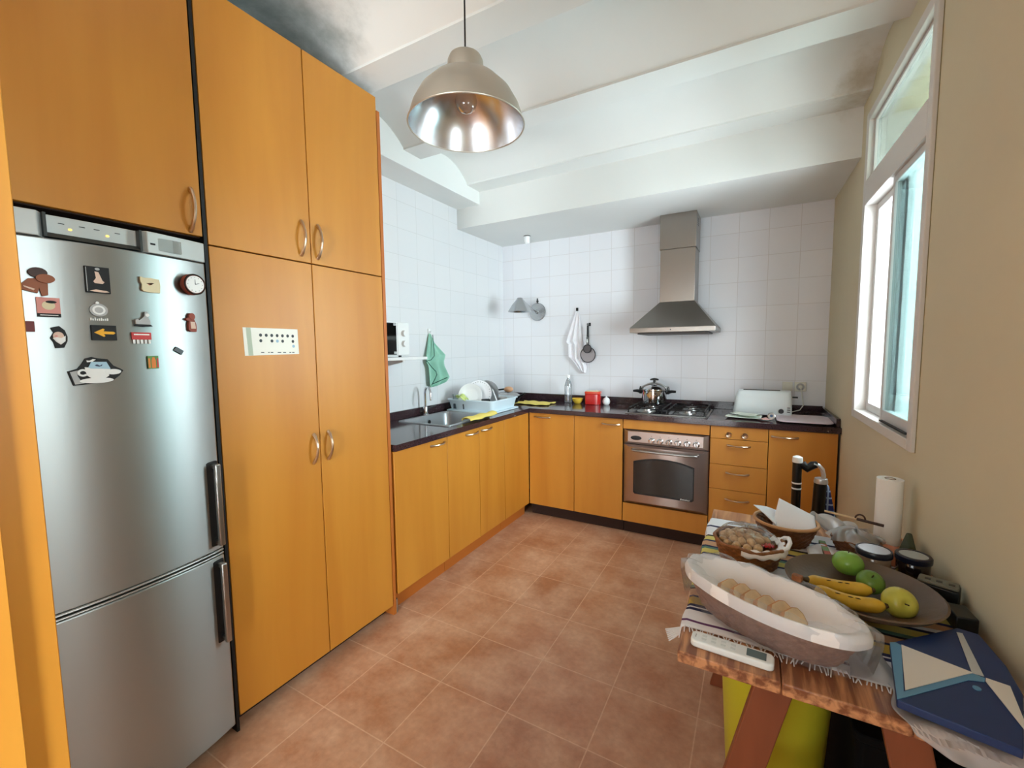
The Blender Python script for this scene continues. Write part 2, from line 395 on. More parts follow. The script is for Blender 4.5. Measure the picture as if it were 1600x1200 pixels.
for b_ in ((.04, .12, 1.06, 2.14), (.60, .68, 1.06, 2.14), (.12, .60, 1.06, 1.14), (.12, .60, 2.06, 2.14)): w2.box(-.014, .075, wy(b_[0]), wy(b_[1]), b_[2], b_[3])
added_win = struct('added_window', w2, FRW, bevel=.003)
MB(WR).box(.035, .041, wy(.12), wy(.60), 1.14, 2.06).build('pane', glassmat('smoky_window_pane', (.46, .485, .49), gloss=.04), added_win)  # pane tinted to weaken the added window's light
# unseen glazed door, added behind the camera to let in fill light
dm = MB().box(DX0, DX0+.06, YR-.10, YR-.03, 0, DZ).box(DX1-.06, DX1, YR-.10, YR-.03, 0, DZ).box(DX0+.06, DX1-.06, YR-.10, YR-.03, DZ-.06, DZ).box(DX0+.06, DX1-.06, YR-.10, YR-.03, 0, .08).box(-.72, -.66, YR-.10, YR-.03, .08, DZ-.06)
door = struct('added_door', dm, FRW)
MB().box(DX0+.06, -.72, YR-.068, YR-.062, .08, DZ-.06).box(-.66, DX1-.06, YR-.068, YR-.062, .08, DZ-.06).build('door_pane', PANE, door)

# ------------------------------------------------------------------ cabinets
def bow(p0, p1, out, r=.0055):
    """bow handle between p0 and p1, standing out along vector out"""
    p0, p1, out = Vector(p0), Vector(p1), Vector(out)
    pts = []
    for i in range(13):
        t = i/12; pts.append(p0.lerp(p1, t)+out*(math.sin(PI*t)**.75)*.030)
    return pts
def handle(parent, p0, p1, out, r=.0055):
    m_ = MB(); n = 13; m_.tube(bow(p0, p1, out), [r*(1.25 if i in (0, 1, n-2, n-1) else 1) for i in range(n)], 8)
    return m_.build('handle', NICKEL, parent)
def door(parent, name, x0, x1, y0, y1, z0, z1, mt=None):
    return MB().box(x0, x1, y0, y1, z0, z1).build(name, mt or WOOD, parent, bevel=.0012)
G = .0021
# larder cabinet nearest the camera, at the left edge of the photo
t = thing('larder_cabinet', (0, 0, 0), 'honey-coloured tall cabinet edge at the extreme left, in front of the fridge', 'cabinet')
MB().box(-1.562, -1.352, -.48, .300, .0, 2.54).build('body', WOODL, t, bevel=.002)
door(t, 'door', -1.352, -1.334, -.475, .232, .06, 2.535, WOODL)

# cabinet above the fridge
t = thing('bridge_cabinet', (0, 0, 0), 'orange wooden wall cabinet with one door right above the fridge', 'cabinet')
MB().box(XW+.004, XL-.02, .190, .783, 1.775, 2.55).build('body', DARK, t)
d_ = door(t, 'door', XL-.018, XL, .192, .782, 1.778, 2.595)
handle(d_, (XL, .755, 1.925), (XL, .748, 1.787), (1, 0, 0))
# tall pair: pantry below, cupboard above
t = thing('pantry_cabinet', (0, 0, 0), 'tall orange wooden pantry with two long doors between fridge and worktop', 'cabinet')
MB().box(XW+.004, XL-.02, .797, 1.577, .06, 1.752).build('body', DARK, t)
MB().box(XW+.004, XL-.001, 1.579, 1.598, .0, 2.54).build('side_panel', WOODE, t)
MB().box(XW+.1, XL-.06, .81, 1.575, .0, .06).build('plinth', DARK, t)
MB().box(XL-.045, XL-.004, 1.599, 1.612, .0, .075).build('foot_plate', STEEL, t)
d_ = door(t, 'door', XL-.018, XL, .797+G, 1.188-G, .055, 1.752)
handle(d_, (XL, 1.158, 1.044), (XL, 1.151, .919), (1, 0, 0))
d_ = door(t, 'door', XL-.018, XL, 1.188+G, 1.577-G, .055, 1.752)
handle(d_, (XL, 1.229, 1.046), (XL, 1.224, .921), (1, 0, 0))
t = thing('top_cabinet', (0, 0, 0), 'orange wooden top cupboard with two doors above the tall pantry', 'cabinet')
MB().box(XW+.004, XL-.02, .797, 1.577, 1.757, 2.54).build('body', DARK, t)
d_ = door(t, 'door', XL-.018, XL, .797+G, 1.188-G, 1.757, 2.598)
handle(d_, (XL, 1.148, 1.919), (XL, 1.142, 1.781), (1, 0, 0))
d_ = door(t, 'door', XL-.018, XL, 1.188+G, 1.577-G, 1.757, 2.598)
handle(d_, (XL, 1.224, 1.919), (XL, 1.218, 1.779), (1, 0, 0))
MB().box(XW+.1, XL+.001, .785, .795, .0, 2.598).build('gap_shade_strip', BLACK, t)  # black strip stands for the shade in the gap beside the fridge

ZD = .098
def base_left(y0, y1, splits, label, handles, name='base_cabinet'):
    t = thing(name, (0, 0, 0), label, 'cabinet')
    top_ = .72 if splits else CB-.002
    MB().box(XW+.004, XL-.045, y0+.001, y1-.001, ZD, top_).box(XL-.044, XL-.02, y0+.001, y1-.001, ZD, CB-.002).build('body', DARK, t)
    ys = [y0]+splits+[y1]
    for i in range(len(ys)-1):
        d_ = door(t, 'door', XL-.018, XL, ys[i]+G, ys[i+1]-G, ZD, CB-.004)
        if handles[i]: a, b = handles[i]; handle(d_, (XL, a, .838), (XL, b, .838), (1, 0, 0))
    MB().box(XW+.2, XL-.045, y0+.001, y1-.001, 0, ZD-.001).build('plinth', WOODE, t)
    return t
base_left(1.613, 2.061, [], 'orange base cabinet with single door under the left worktop, next to the pantry', [(1.905, 2.035)])
base_left(2.061, 2.749, [2.410], 'orange two-door base cabinet underneath the sink', [(2.258, 2.395), (2.437, 2.568)])
base_left(2.749, 3.147, [], 'narrow orange corner panel unit without handle left of the inner corner', [None])
def base_back(x0, x1, label, panels, name='base_cabinet'):
    t = thing(name, (0, 0, 0), label, 'cabinet')
    MB().box(x0+.001, min(x1-.001, .438), YF+.02, YB-.004, ZD, CB-.002).build('body', DARK, t)
    for (nm, a, b, z0, z1, hd) in panels:
        d_ = MB().box(a+G, b-G, YF, YF+.018, z0, z1).build(nm, WOOD, t, bevel=.0012)
        if hd: handle(d_, (hd[0], YF, hd[2]), (hd[1], YF, hd[2]), (0, -1, 0))
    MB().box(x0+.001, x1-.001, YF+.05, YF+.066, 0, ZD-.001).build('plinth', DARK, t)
    return t
base_back(XL+.004, -.836, 'orange two-door base cabinet between inner corner and oven', [
    ('door', XL+.004, -1.219, ZD, CB-.004, (-1.565, -1.425, .836)), ('door', -1.219, -.836, ZD, CB-.004, (-.995, -.862, .822))])
ov = thing('oven_housing_cabinet', (0, 0, 0), 'orange cabinet frame around the built-in oven, panels above and below it', 'cabinet')
m_ = MB().box(-.834, -.829, YF+.02, YB-.004, ZD, CB-.002).box(-.252, -.247, YF+.02, YB-.004, ZD, CB-.002).box(-.829, -.252, YF+.02, YB-.004, ZD, .235)
m_.build('body', DARK, ov)
MB().box(-.834+G, -.249-G, YF, YF+.018, .797, CB-.004).build('panel', WOOD, ov, bevel=.0012)
MB().box(-.834+G, -.249-G, YF, YF+.018, ZD, .238).build('panel', WOOD, ov, bevel=.0012)
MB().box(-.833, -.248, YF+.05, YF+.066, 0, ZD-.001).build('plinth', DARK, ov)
t = base_back(-.247, .091, 'orange drawer unit right of the oven with four drawers', [
    ('drawer', -.247, .091, .783, CB-.004, None), ('drawer', -.247, .091, .609, .780, (-.140, -.010, .742)),
    ('drawer', -.247, .091, .440, .606, (-.145, -.012, .556)), ('drawer', -.247, .091, ZD, .437, (-.145, -.008, .376))], 'drawer_cabinet')
for x in (-.134, -.041):
    m_ = MB(Matrix.Translation((x, YF, .811)) @ Matrix.Rotation(PI/2, 4, 'X'))
    m_.lathe([(.017, 0), (.019, .005), (.016, .009), (.009, .005), (0, .004)], 20); m_.build('ring_pull', NICKEL, [c for c in t.children if c.name.startswith('drawer')][0])
base_back(.091, .452, 'orange base cabinet in the right corner with single door and bow handle', [('door', .091, .448, ZD, CB-.004, (.108, .248, .823))])

# worktop (L shaped, with the sink cut-out) and upstand
SX0, SX1, SY0, SY1 = -2.10, -1.69, 2.17, 2.68
t = thing('worktop', (0, 0, 0), 'dark speckled granite L-shaped worktop with low upstand', 'countertop')
m_ = MB()
for b_ in ((XW+.002, XL+.018, 1.614, SY0), (XW+.002, SX0, SY0, SY1), (SX1, XL+.018, SY0, SY1), (XW+.002, XL+.018, SY1, YF-.018), (XW+.002, .43, YF-.018, YB-.002)):
    m_.box(b_[0], b_[1], b_[2], b_[3], CB, CT)
m_.hexa([(.43,YF-.018,CB),(.4575,YF-.018,CB),(.443,YB-.002,CB),(.43,YB-.002,CB)],[(.43,YF-.018,CT),(.4575,YF-.018,CT),(.443,YB-.002,CT),(.43,YB-.002,CT)])
m_.build('slab', GRANITE, t)
MB().box(XW+.002, XW+.022, 1.614, YB-.002, CT, .962).box(XW+.022, .43, YB-.022, YB-.002, CT, .962).hexa([(.436,YF+.02,CT),(.456,YF+.02,CT),(.442,YB-.023,CT),(.422,YB-.023,CT)],[(.436,YF+.02,.955),(.456,YF+.02,.955),(.442,YB-.023,.955),(.422,YB-.023,.955)]).build('upstand', GRANITE, t, bevel=.002)

# ------------------------------------------------------------------ fridge freezer
t = thing('fridge_freezer', (0, 0, 0), 'stainless steel fridge freezer covered with magnets, standing left of the pantry', 'fridge')
FY0, FY1 = .200, .776
MB().box(XW+.03, -1.655, FY0+.002, FY1-.002, .03, 1.745).build('body', BLK, t)
def fx(y): s_ = (y-(FY0+FY1)/2)/((FY1-FY0)/2); return -1.604+.036*(1-abs(s_)**2.0)
def curved_door(z0, z1, mt, name, parent, xoff=0):
    n = 28; poly = [(-1.652, FY0), (-1.652, FY1)]
    for i in range(n+1):
        y = FY1+(FY0-FY1)*i/n; poly.append((fx(y)+xoff, y))
    return MB().prism(poly[::-1], z0, z1).build(name, mt, parent, bevel=.004, ang=30)
ud = curved_door(.712, 1.688, FSTEEL, 'fridge_door', t)
ld = curved_door(.045, .690, FSTEEL, 'freezer_door', t)
curved_door(.692, .699, STEEL, 'trim', t, .002); curved_door(.703, .711, STEEL, 'trim', t, .002)
PAN = mat('grey_panel_plastic', (190, 196, 194), .35, .1)
# control panel on top: fascia with a recessed tray, hinge cap
m_ = MB(); n = 28
poly = [(-1.652, FY0), (-1.652, FY1)]
for i in range(n+1):
    y = FY1+(FY0-FY1)*i/n; poly.append((fx(y)+.003-(.030 if .395 < y < .600 else 0), y))
m_.prism(poly[::-1], 1.690, 1.752)
cp = m_.build('control_panel', PAN, t, bevel=.002, ang=30)
DG = mat('dark_grey_recess', (48, 54, 53), .4)
m_ = MB()
ya, yb_ = .402, .593
m_.hexa([(fx(ya)-.034, ya, 1.6915), (fx(ya)+.002, ya, 1.6915), (fx(yb_)+.002, yb_, 1.6915), (fx(yb_)-.034, yb_, 1.6915)], [(fx(ya)-.034, ya, 1.704), (fx(ya)-.010, ya, 1.704), (fx(yb_)-.010, yb_, 1.704), (fx(yb_)-.034, yb_, 1.704)])
m_.box(fx(ya)-.034, fx(ya)+.001, ya-.006, ya, 1.6915, 1.751).box(fx(yb_)-.034, fx(yb_)+.001, yb_, yb_+.006, 1.6915, 1.751)
m_.build('recess_rim', DG, cp)
LEDM = mat('amber_indicator', (250, 200, 60), .3); LEDM.node_tree.nodes['Principled BSDF'].inputs['Emission Color'].default_value = (1, .55, .1, 1); LEDM.node_tree.nodes['Principled BSDF'].inputs['Emission Strength'].default_value = 2
for y in (.452, .528): MB().sphere((fx(y)-.0265, y, 1.722), .0025, .004, .0028, 10, 6).build('indicator_light', LEDM, cp)
for i, y in enumerate((.43, .47, .50, .545)): MB().box(fx(y)-.030, fx(y+.012)-.0262 if y > .488 else fx(y)-.0262, y, y+.012, 1.733, 1.735).build('panel_mark', DG, cp)
m_ = MB().box(fx(.66)+.0, fx(.66)+.006, .632, .700, 1.700, 1.738); m_.build('clear_clip', glassmat('clear_plastic_clip', (.85, .9, .9), .2, .15), cp, bevel=.002)
MB().box(fx(.63)+.0, fx(.63)+.0055, .618, .630, 1.714, 1.719).build('logo_mark', BLACK, cp)
def fhandle(z0, z1, par):
    y = .752; x = fx(y)
    MB().box(x-.02, x+.004, y-.036, y+.018, z0-.006, z1+.006).build('handle_recess', BLACK, par, bevel=.004)
    m_ = MB().box(x+.020, x+.036, y-.006, y+.012, z0, z1)
    m_.box(x-.004, x+.024, y-.005, y+.011, z0+.002, z0+.018).box(x-.004, x+.024, y-.005, y+.011, z1-.018, z1-.002)
    m_.build('handle', STEEL, par, bevel=.004)
fhandle(.735, 1.018, ud); fhandle(.388, .672, ld)
for y in (.25, .72): MB().cyl((-1.67, y, 0), (-1.67, y, .032), .02).build('foot', BLK, t)

# ---- magnets on the fridge door: flat figures with their own colours
RED = mat('red_enamel', (196, 44, 40), .4); YEL = mat('yellow_arrow_enamel', (240, 176, 30), .4)
CREAM = mat('cream_ceramic', (226, 214, 176), .5); PINK = mat('pink_print', (222, 150, 140), .5)
BRN = mat('brown_wood', (150, 84, 46), .5); DBRN = mat('dark_brown', (62, 34, 22), .5)
GRY = mat('grey_print', (176, 178, 178), .5); SKIN = mat('peach_print', (226, 196, 176), .5)
TERRA = mat('brown_red_clay', (148, 70, 52), .55); GREENM = mat('green_print', (92, 140, 70), .5)
ORAM = mat('orange_print', (222, 130, 50), .5); LBLU = mat('light_blue_print', (170, 204, 222), .5); WHP = mat('white_print', (238, 240, 238), .5)
def ell(cx, cy, rx, ry, n=18, a0=0, a1=2*PI):
    return [(cx+rx*math.cos(a0+(a1-a0)*i/n), cy+ry*math.sin(a0+(a1-a0)*i/n)) for i in range(n if a1-a0 > 6.2 else n+1)]
def magnet(name, y, z, label, layers, rot=0, cat='magnet', th=.004):
    """layers: (part name, polygon in cm about the centre, material, thickness step)"""
    x = fx(y); slope = (fx(y+.01)-fx(y-.01))/.02
    t = thing(name, (x+.0008, y, z), label, cat, rz=-math.atan(slope), group=None, rx=rot)
    for k, (pn, poly, mt, h0, h1) in enumerate(layers):
        MB().prism([(a/100, b/100) for a, b in poly], h0/1000, h1/1000, 'yz').build(pn, mt, t, bevel=.0004 if h1-h0 > 2 else 0, seg=1)
    return t
def rc(x0, x1, y0, y1): return [(x0, y0), (x1, y0), (x1, y1), (x0, y1)]
magnet('puppet_magnet', .376, 1.575, 'brown wooden puppet-shaped magnet at the upper left of the fridge door', [
    ('body', [(-1.5, -2.6), (-.2, -2.9), (.1, -1.6), (.5, -3.6), (1.6, -3.2), (1.7, -.4), (.6, .8), (-1.6, .6), (-3.2, -1.2), (-2.9, -2.2)], BRN, 0, 9),
    ('snout', ell(1.3, .8, 1.7, 1.1), BRN, 9, 14), ('hat', ell(.1, 2.2, 1.7, 1.25), DBRN, 0, 12), ('hand', [(-2.6, -1.2), (-.6, -1.9), (-.9, -2.3), (-2.4, -1.6)], SKIN, 9, 11)])
magnet('dancer_magnet', .489, 1.592, 'black rectangular magnet showing a pale dancer, centre top of the fridge door', [
    ('tile', rc(-2.6, 2.5, -3.4, 3.6), BLACK, 0, 6), ('edge_line', rc(-2.4, -2.25, -3.1, 3.3), GRY, 6, 6.3),
    ('dress', [(-.6, 2.3), (.2, 2.2), (.9, 0), (1.3, -.4), (.9, -.9), (-.7, -.8), (-1, -.4), (-.4, .6)], SKIN, 6, 6.6), ('hair', ell(0, 3, .5, .35), GRY, 6, 6.6),
    ('stage', [(-1.9, -2.9), (-.6, -2.5), (1.6, -2.7), (2.2, -3), (1.2, -3.2), (-1, -3.1)], SKIN, 6, 6.4)])
magnet('plaque_magnet', .608, 1.594, 'cream ceramic plaque magnet with ragged edge, left of the round clock', [
    ('plaque', [(-2.5, 2.2), (-1.4, 2.0), (0, 2.1), (2.4, 1.9), (2.6, .4), (2.4, -2.1), (.6, -2.2), (-1.8, -2.0), (-2.3, -1.4), (-2.1, 0), (-2.5, .8)], CREAM, 0, 6),
    ('scratch', [(-1.1, .5), (.2, .1), (1, .7), (.3, .3), (-.2, -.1)], BRN, 6, 6.3)])
magnet('square_magnet', .391, 1.513, 'small square pink magnet with cream figure and black band, lower left of the puppet', [
    ('tile', rc(-2.1, 2.1, -2.5, 2.4), PINK, 0, 4), ('band', rc(-2.1, 2.1, -2.5, -1.6), BLACK, 4, 4.3), ('figure', ell(0, .4, 1.2, 1.1), CREAM, 4, 4.8), ('figure_hair', ell(.5, 1.3, 1.0, .35), BLACK, 4.8, 5), ('caption', rc(-1.6, 1.6, -2.15, -1.95), WHP, 4.3, 4.6)])
t = magnet('round_badge_magnet', .486, 1.508, 'pale grey round badge magnet with small lettering beneath, below the dancer', [
    ('disc', ell(0, .4, 1.9, 1.75, 24), GRY, 0, 4), ('ring', ell(0, .4, 1.35, 1.25, 24), WHP, 4, 4.3), ('centre', ell(0, .4, .9, .8, 20), GRY, 4.3, 4.6), ('knob', ell(-.2, 2.3, .4, .4), WHP, 0, 4)])
m_ = MB()
for i, h in enumerate((7, 5, 8, 5, 6, 8, 5, 6, 7)): m_.box(0, .003, -.019+i*.0043, -.0162+i*.0043, -.0245, -.0245+h/1000)
m_.build('lettering', WHP, t)
magnet('rocking_animal_magnet', .582, 1.492, 'grey and white animal figure magnet on a dark base, right of the round badge', [
    ('base', [(-2.2, -1.9), (-1.6, -1.5), (2, -1.5), (2.4, -2), (0, -2.2)], BLACK, 0, 6),
    ('body', [(-1.9, -1.4), (-1.9, -.2), (-1.3, .2), (-.9, -.3), (-.2, .3), (.4, 1), (.5, 2.2), (1.2, 2.4), (1.6, 1.4), (1.2, .8), (1.9, -.6), (1.6, -1.5)], GRY, 0, 8), ('face', ell(1.1, 1.3, .5, .5), WHP, 8, 9)])
magnet('bearded_head_magnet', .404, 1.437, 'white bearded head magnet with dark cap, lower left of the badge', [
    ('outline', [(-1.4, 2.4), (.2, 2.9), (1.2, 1.8), (1.6, .2), (1.5, -1), (.8, -2.7), (-.8, -2.8), (-1.1, -1.2), (-1.6, -.2), (-.9, 1.2)], BLACK, 0, 5),
    ('face', ell(-.1, .3, 1.0, 1.1), SKIN, 5, 7), ('beard', [(-1.2, -.2), (-.4, 0), (.4, -.2), (1.2, .4), (1.1, -1), (.2, -1.9), (-.6, -1.2)], WHP, 5, 7.5), ('nose', ell(-.5, .3, .25, .25, 10), PINK, 7, 8.5)])
magnet('arrow_magnet', .492, 1.450, 'black rectangular magnet with yellow arrow pointing left', [
    ('tile', rc(-2.6, 2.7, -2.0, 2.1), BLACK, 0, 6), ('arrow', [(-2.1, .1), (-.2, 1.2), (.15, 1.0), (-.1, .45), (2.0, .4), (2.4, .05), (2.0, -.35), (-.1, -.3), (.2, -.85), (-.1, -1.05)], YEL, 6, 6.8)])
t = magnet('red_skyline_magnet', .577, 1.438, 'red banner magnet with white arches along the bottom edge, right of the arrow', [
    ('banner', rc(-2.4, 2.4, -.5, 1.6), RED, 0, 4), ('line', rc(-1.9, 1.9, .8, 1.15), WHP, 4, 4.3)])
for i in range(5): MB().box(0, .004, -.022+i*.0095, -.0165+i*.0095, -.0165, -.005).build('arch', WHP, t)
magnet('figurine_magnet', .716, 1.492, 'brown clay lady figurine magnet with white apron below the clock', [
    ('body', [(-.5, .9), (-1.1, -.2), (-1.2, -2.6), (-.6, -3.1), (1.2, -3.2), (1.4, -2.2), (1.3, -.6), (.7, .9)], TERRA, 0, 8), ('apron', [(-.6, 0), (.8, 0), (1, -2.2), (-.5, -2.2)], SKIN, 8, 9), ('head', ell(0, 1.7, .95, 1.1), TERRA, 0, 10), ('arm', ell(-1.2, .8, .7, .5), TERRA, 0, 9)])
magnet('tiny_black_magnet', .673, 1.400, 'tiny plain black rectangular magnet lying askew, lowest at the right', [('block', rc(-1.3, 1.3, -.7, .7), BLK, 0, 4)], rot=-.55)
t = magnet('fruit_magnet', .601, 1.366, 'tiny orange and green striped magnet right of the big cup', [
    ('tile', rc(-1.4, 1.4, -1.9, 1.9), GREENM, 0, 4), ('bottle', [(-.5, -1.7), (.6, -1.7), (.6, .6), (.3, 1.5), (-.2, 1.5), (-.5, .6)], ORAM, 4, 4.6), ('stripe', rc(-1.3, -.8, -1.6, 1.2), ORAM, 4, 4.4), ('stripe', rc(.9, 1.3, -1.6, 1.2), RED, 4, 4.4)])
magnet('coffee_cup_magnet', .468, 1.342, 'large black-edged magnet of a white coffee cup with an open box on a saucer', [
    ('backing', [(-5.5, .6), (-3.6, 1.2), (-2.6, 2.6), (-1.9, 3.9), (-.6, 4.3), (.7, 3.9), (2.7, 3.6), (3.8, 1.8), (5.3, .9), (5.9, .4), (5.0, -1.0), (3.2, -2.6), (-4.6, -3.2)], BLACK, 0, 5),
    ('card', [(-5.1, .4), (-3.4, .8), (-3.7, -.6), (-3.2, -1.8), (-2.4, -2.7), (-4.3, -2.9)], GRY, 5, 5.4),
    ('saucer', ell(.1, -2.1, 3.5, .75, 28), WHP, 5, 6), ('cup', [(-2.2, 1.6), (3.0, 1.0), (2.6, -1.0), (1.2, -1.9), (-.6, -1.8), (-1.9, -.6)], WHP, 6, 7),
    ('box', [(-.8, 3.0), (2.3, 2.9), (3.1, .9), (-1.0, 1.2), (-1.5, 1.5)], LBLU, 7, 7.6), ('box_mark', [(-.2, 2.0), (.3, 2.3), (.9, 1.9), (1.4, 2.3), (1.3, 1.8), (.7, 1.6), (.1, 1.8)], mat('slate_ink', (60, 70, 96), .5), 7.6, 7.9),
    ('cup_handle', ell(-2.6, .1, 1.1, 1.0, 20, .3, 5.6)+[(a, b) for a, b in ell(-2.6, .1, .6, .5, 20, .3, 5.6)][::-1], WHP, 5, 6.6),
    ('steam', [(-1.6, 2.9), (-.5, 3.0), (.2, 3.6), (-.4, 3.7), (-1.1, 3.3), (-1.7, 3.4)], WHP, 5, 6), ('biscuit', ell(3.6, .1, 1.7, .75, 20), WHP, 7, 8)])
magnet('dark_red_magnet', .352, 1.463, 'sliver of dark red magnet at the left edge of the fridge door, mostly hidden', [('block', rc(-1.4, 1.2, -1.3, 1.3), mat('dark_red_print', (110, 34, 30), .5), 0, 4)])
# round kitchen timer / clock magnet
y = .722; t = thing('clock_magnet', (fx(y)+.0025, y, 1.610), 'round red-brown clock magnet with white dial at the upper right of the fridge', 'clock', rz=.12)
R_ = Matrix.Rotation(PI/2, 4, 'Y')
MB(R_).lathe([(.030, 0), (.033, .006), (.033, .022), (.030, .026), (.027, .026)], 32).build('case', TERRA, t)
MB(R_).lathe([(0, .0255), (.027, .0255), (.027, .0262), (0, .0262)], 32).build('dial', WHP, t)
MB(R_).lathe([(.027, .025), (.0305, .0285), (.033, .025)], 32, closed=True).build('rim', BLK, t)
m_ = MB().prism([(-.001, 0), (.001, 0), (.0005, .016), (-.0005, .016)], .0264, .0268, 'yz').prism([(0, -.001), (0, .001), (.012, .0045), (.0125, .0035)], .0264, .0268, 'yz')
for k in range(12):
    a = k*PI/6; m_.box(.0264, .0268, .022*math.sin(a)-.0009, .022*math.sin(a)+.0009, .022*math.cos(a)-.0009, .022*math.cos(a)+.0009)
m_.build('hands', BLK, t)

# paper chart on the pantry door
t = thing('washing_chart', (XL+.0006, 1.0, 1.431), 'white paper chart with rows of dark round symbols stuck on the pantry door', 'notice', rx=-.012)
MB().prism([(-.108, .050), (.107, .052), (.110, -.047), (-.104, -.053)][::-1], 0, .0008, 'yz').build('sheet', mat('paper', (232, 232, 222), .8), t)
MB().prism([(-.097, .050), (-.080, .050), (-.074, -.052), (-.091, -.052)][::-1], .0008, .0012, 'yz').build('strip', mat('grey_green_strip', (176, 188, 168), .7), t)
DOT = mat('dark_symbol_ink', (58, 64, 66), .6); DOTB = mat('blue_symbol_ink', (150, 180, 200), .6)
for i in range(7):
    yy = -.044+i*.0215
    MB().prism(ell(yy, .024, .0056, .0062, 12), .0008, .0012, 'yz').build('symbol', DOT, t)
    if i not in (1, 5): MB().prism(ell(yy, .003, .0056, .0062, 12), .0008, .0012, 'yz').build('symbol', DOTB if i == 3 else DOT, t)
MB().prism(ell(.087, -.016, .0056, .0062, 12), .0008, .0012, 'yz').build('symbol', DOTB, t)
for i, (a, b) in enumerate(((-.045, .012), (-.018, .006), (-.008, .01), (.02, .014), (.042, .012), (.068, .008), (.08, .01))): MB().box(.0008, .0012, a, a+b, -.042, -.039).build('caption', DOT, t)
# ---- part2 begin

# ------------------------------------------------------------------ oven
def arch_poly(x0, x1, z0, z1, rise, n=14, r=.012):
    p = [(x0+r, z0), (x1-r, z0), (x1, z0+r)]
    for i in range(n+1):
        t_ = i/n; x = x1+(x0-x1)*t_; p.append((x, z1-rise+rise*(1-(2*t_-1)**2)))
    return p+[(x0, z0+r)]
OSTEEL = mat('oven_steel', (186, 172, 166), .34, .95, bump=.01, bs=60, stretch=(.2, 1, 3))
t = thing('built_in_oven', (0, 0, 0), 'stainless steel built-in oven below the hob with six knobs', 'oven')
MB().box(-.826, -.255, YF+.012, YB-.05, .245, .79).build('body', BLK, t)
def bevel_frame(x0, x1, z0, z1, i, yb, yf, hole=None):
    m_ = MB(); b_ = [(x0,z0),(x1,z0),(x1,z1),(x0,z1)]; f_ = [(x0+i,z0+i*.6),(x1-i,z0+i*.6),(x1-i,z1-i*.3),(x0+i,z1-i*.3)]
    vs = [(a,yb,b) for a,b in b_]+[(a,yf,b) for a,b in f_]
    m_._add(vs, [(4,5,6,7)]+[(k,(k+1)%4,(k+1)%4+4,k+4) for k in range(4)]+[(3,2,1,0)])
    return m_
bevel_frame(-.829, -.251, .687, .794, .035, YF+.012, YF-.016).build('control_panel', OSTEEL, t)
od = bevel_frame(-.829, -.251, .240, .683, .040, YF+.012, YF-.016).build('oven_door', OSTEEL, t)
MB().prism(arch_poly(-.752, -.338, .322, .600, .035), YF-.0185, YF-.015, 'xz').build('glass_frame', BLK, od, bevel=.001)
GL = mat('oven_glass', (30, 31, 30), .08, spec=.7, coat=.3)
MB().prism(arch_poly(-.744, -.346, .336, .590, .034), YF-.0205, YF-.0188, 'xz').build('window', GL, od)
m_ = MB()
for i, h in enumerate((10, 6, 7, 6, 9, 5, 6)): m_.hexa([(-.425+i*.009, YF-.021, .3275), (-.419+i*.009, YF-.021, .3275), (-.419+i*.009, YF-.0185, .3275), (-.425+i*.009, YF-.0185, .3275)], [(-.423+i*.009, YF-.021, .3275+h/1000), (-.417+i*.009, YF-.021, .3275+h/1000), (-.417+i*.009, YF-.0185, .3275+h/1000), (-.423+i*.009, YF-.0185, .3275+h/1000)])
m_.build('lettering', WHP, od)
m_ = MB(); m_.tube([(-.765, YF-.012, .650), (-.757, YF-.040, .650)]+[(-.74+.40*i/8, YF-.050-.004*math.sin(PI*i/8), .650) for i in range(9)]+[(-.323, YF-.040, .650), (-.315, YF-.012, .650)], .0085, 10)
m_.build('handle', STEEL, od)
m_ = MB(Matrix.Translation((-.735, YF-.014, .738)) @ Matrix.Rotation(PI/2, 4, 'X')); m_.lathe([(.04, 0), (.038, .006), (0, .007)], 24, sy=.42); m_.build('display', BLK, t)
RX = Matrix.Rotation(PI/2, 4, 'X')
for i in range(6):
    x = -.626+i*.0592; T = Matrix.Translation((x, YF-.015, .726-.0*i)) @ RX
    k = MB(T).lathe([(.021, 0), (.022, .004), (.018, .007), (.016, .018), (.013, .021), (0, .021)], 24).build('knob', CHROME, t)
    MB(T @ Matrix.Rotation(-.3+.1*i, 4, 'Z')).box(-.0035, .0035, -.015, .015, .020, .027).build('grip', STEEL, k, bevel=.001)
for i in range(6): MB().box(-.629+i*.0592, -.623+i*.0592, YF-.0165, YF-.0155, .757, .760).build('knob_mark', BLK, t)

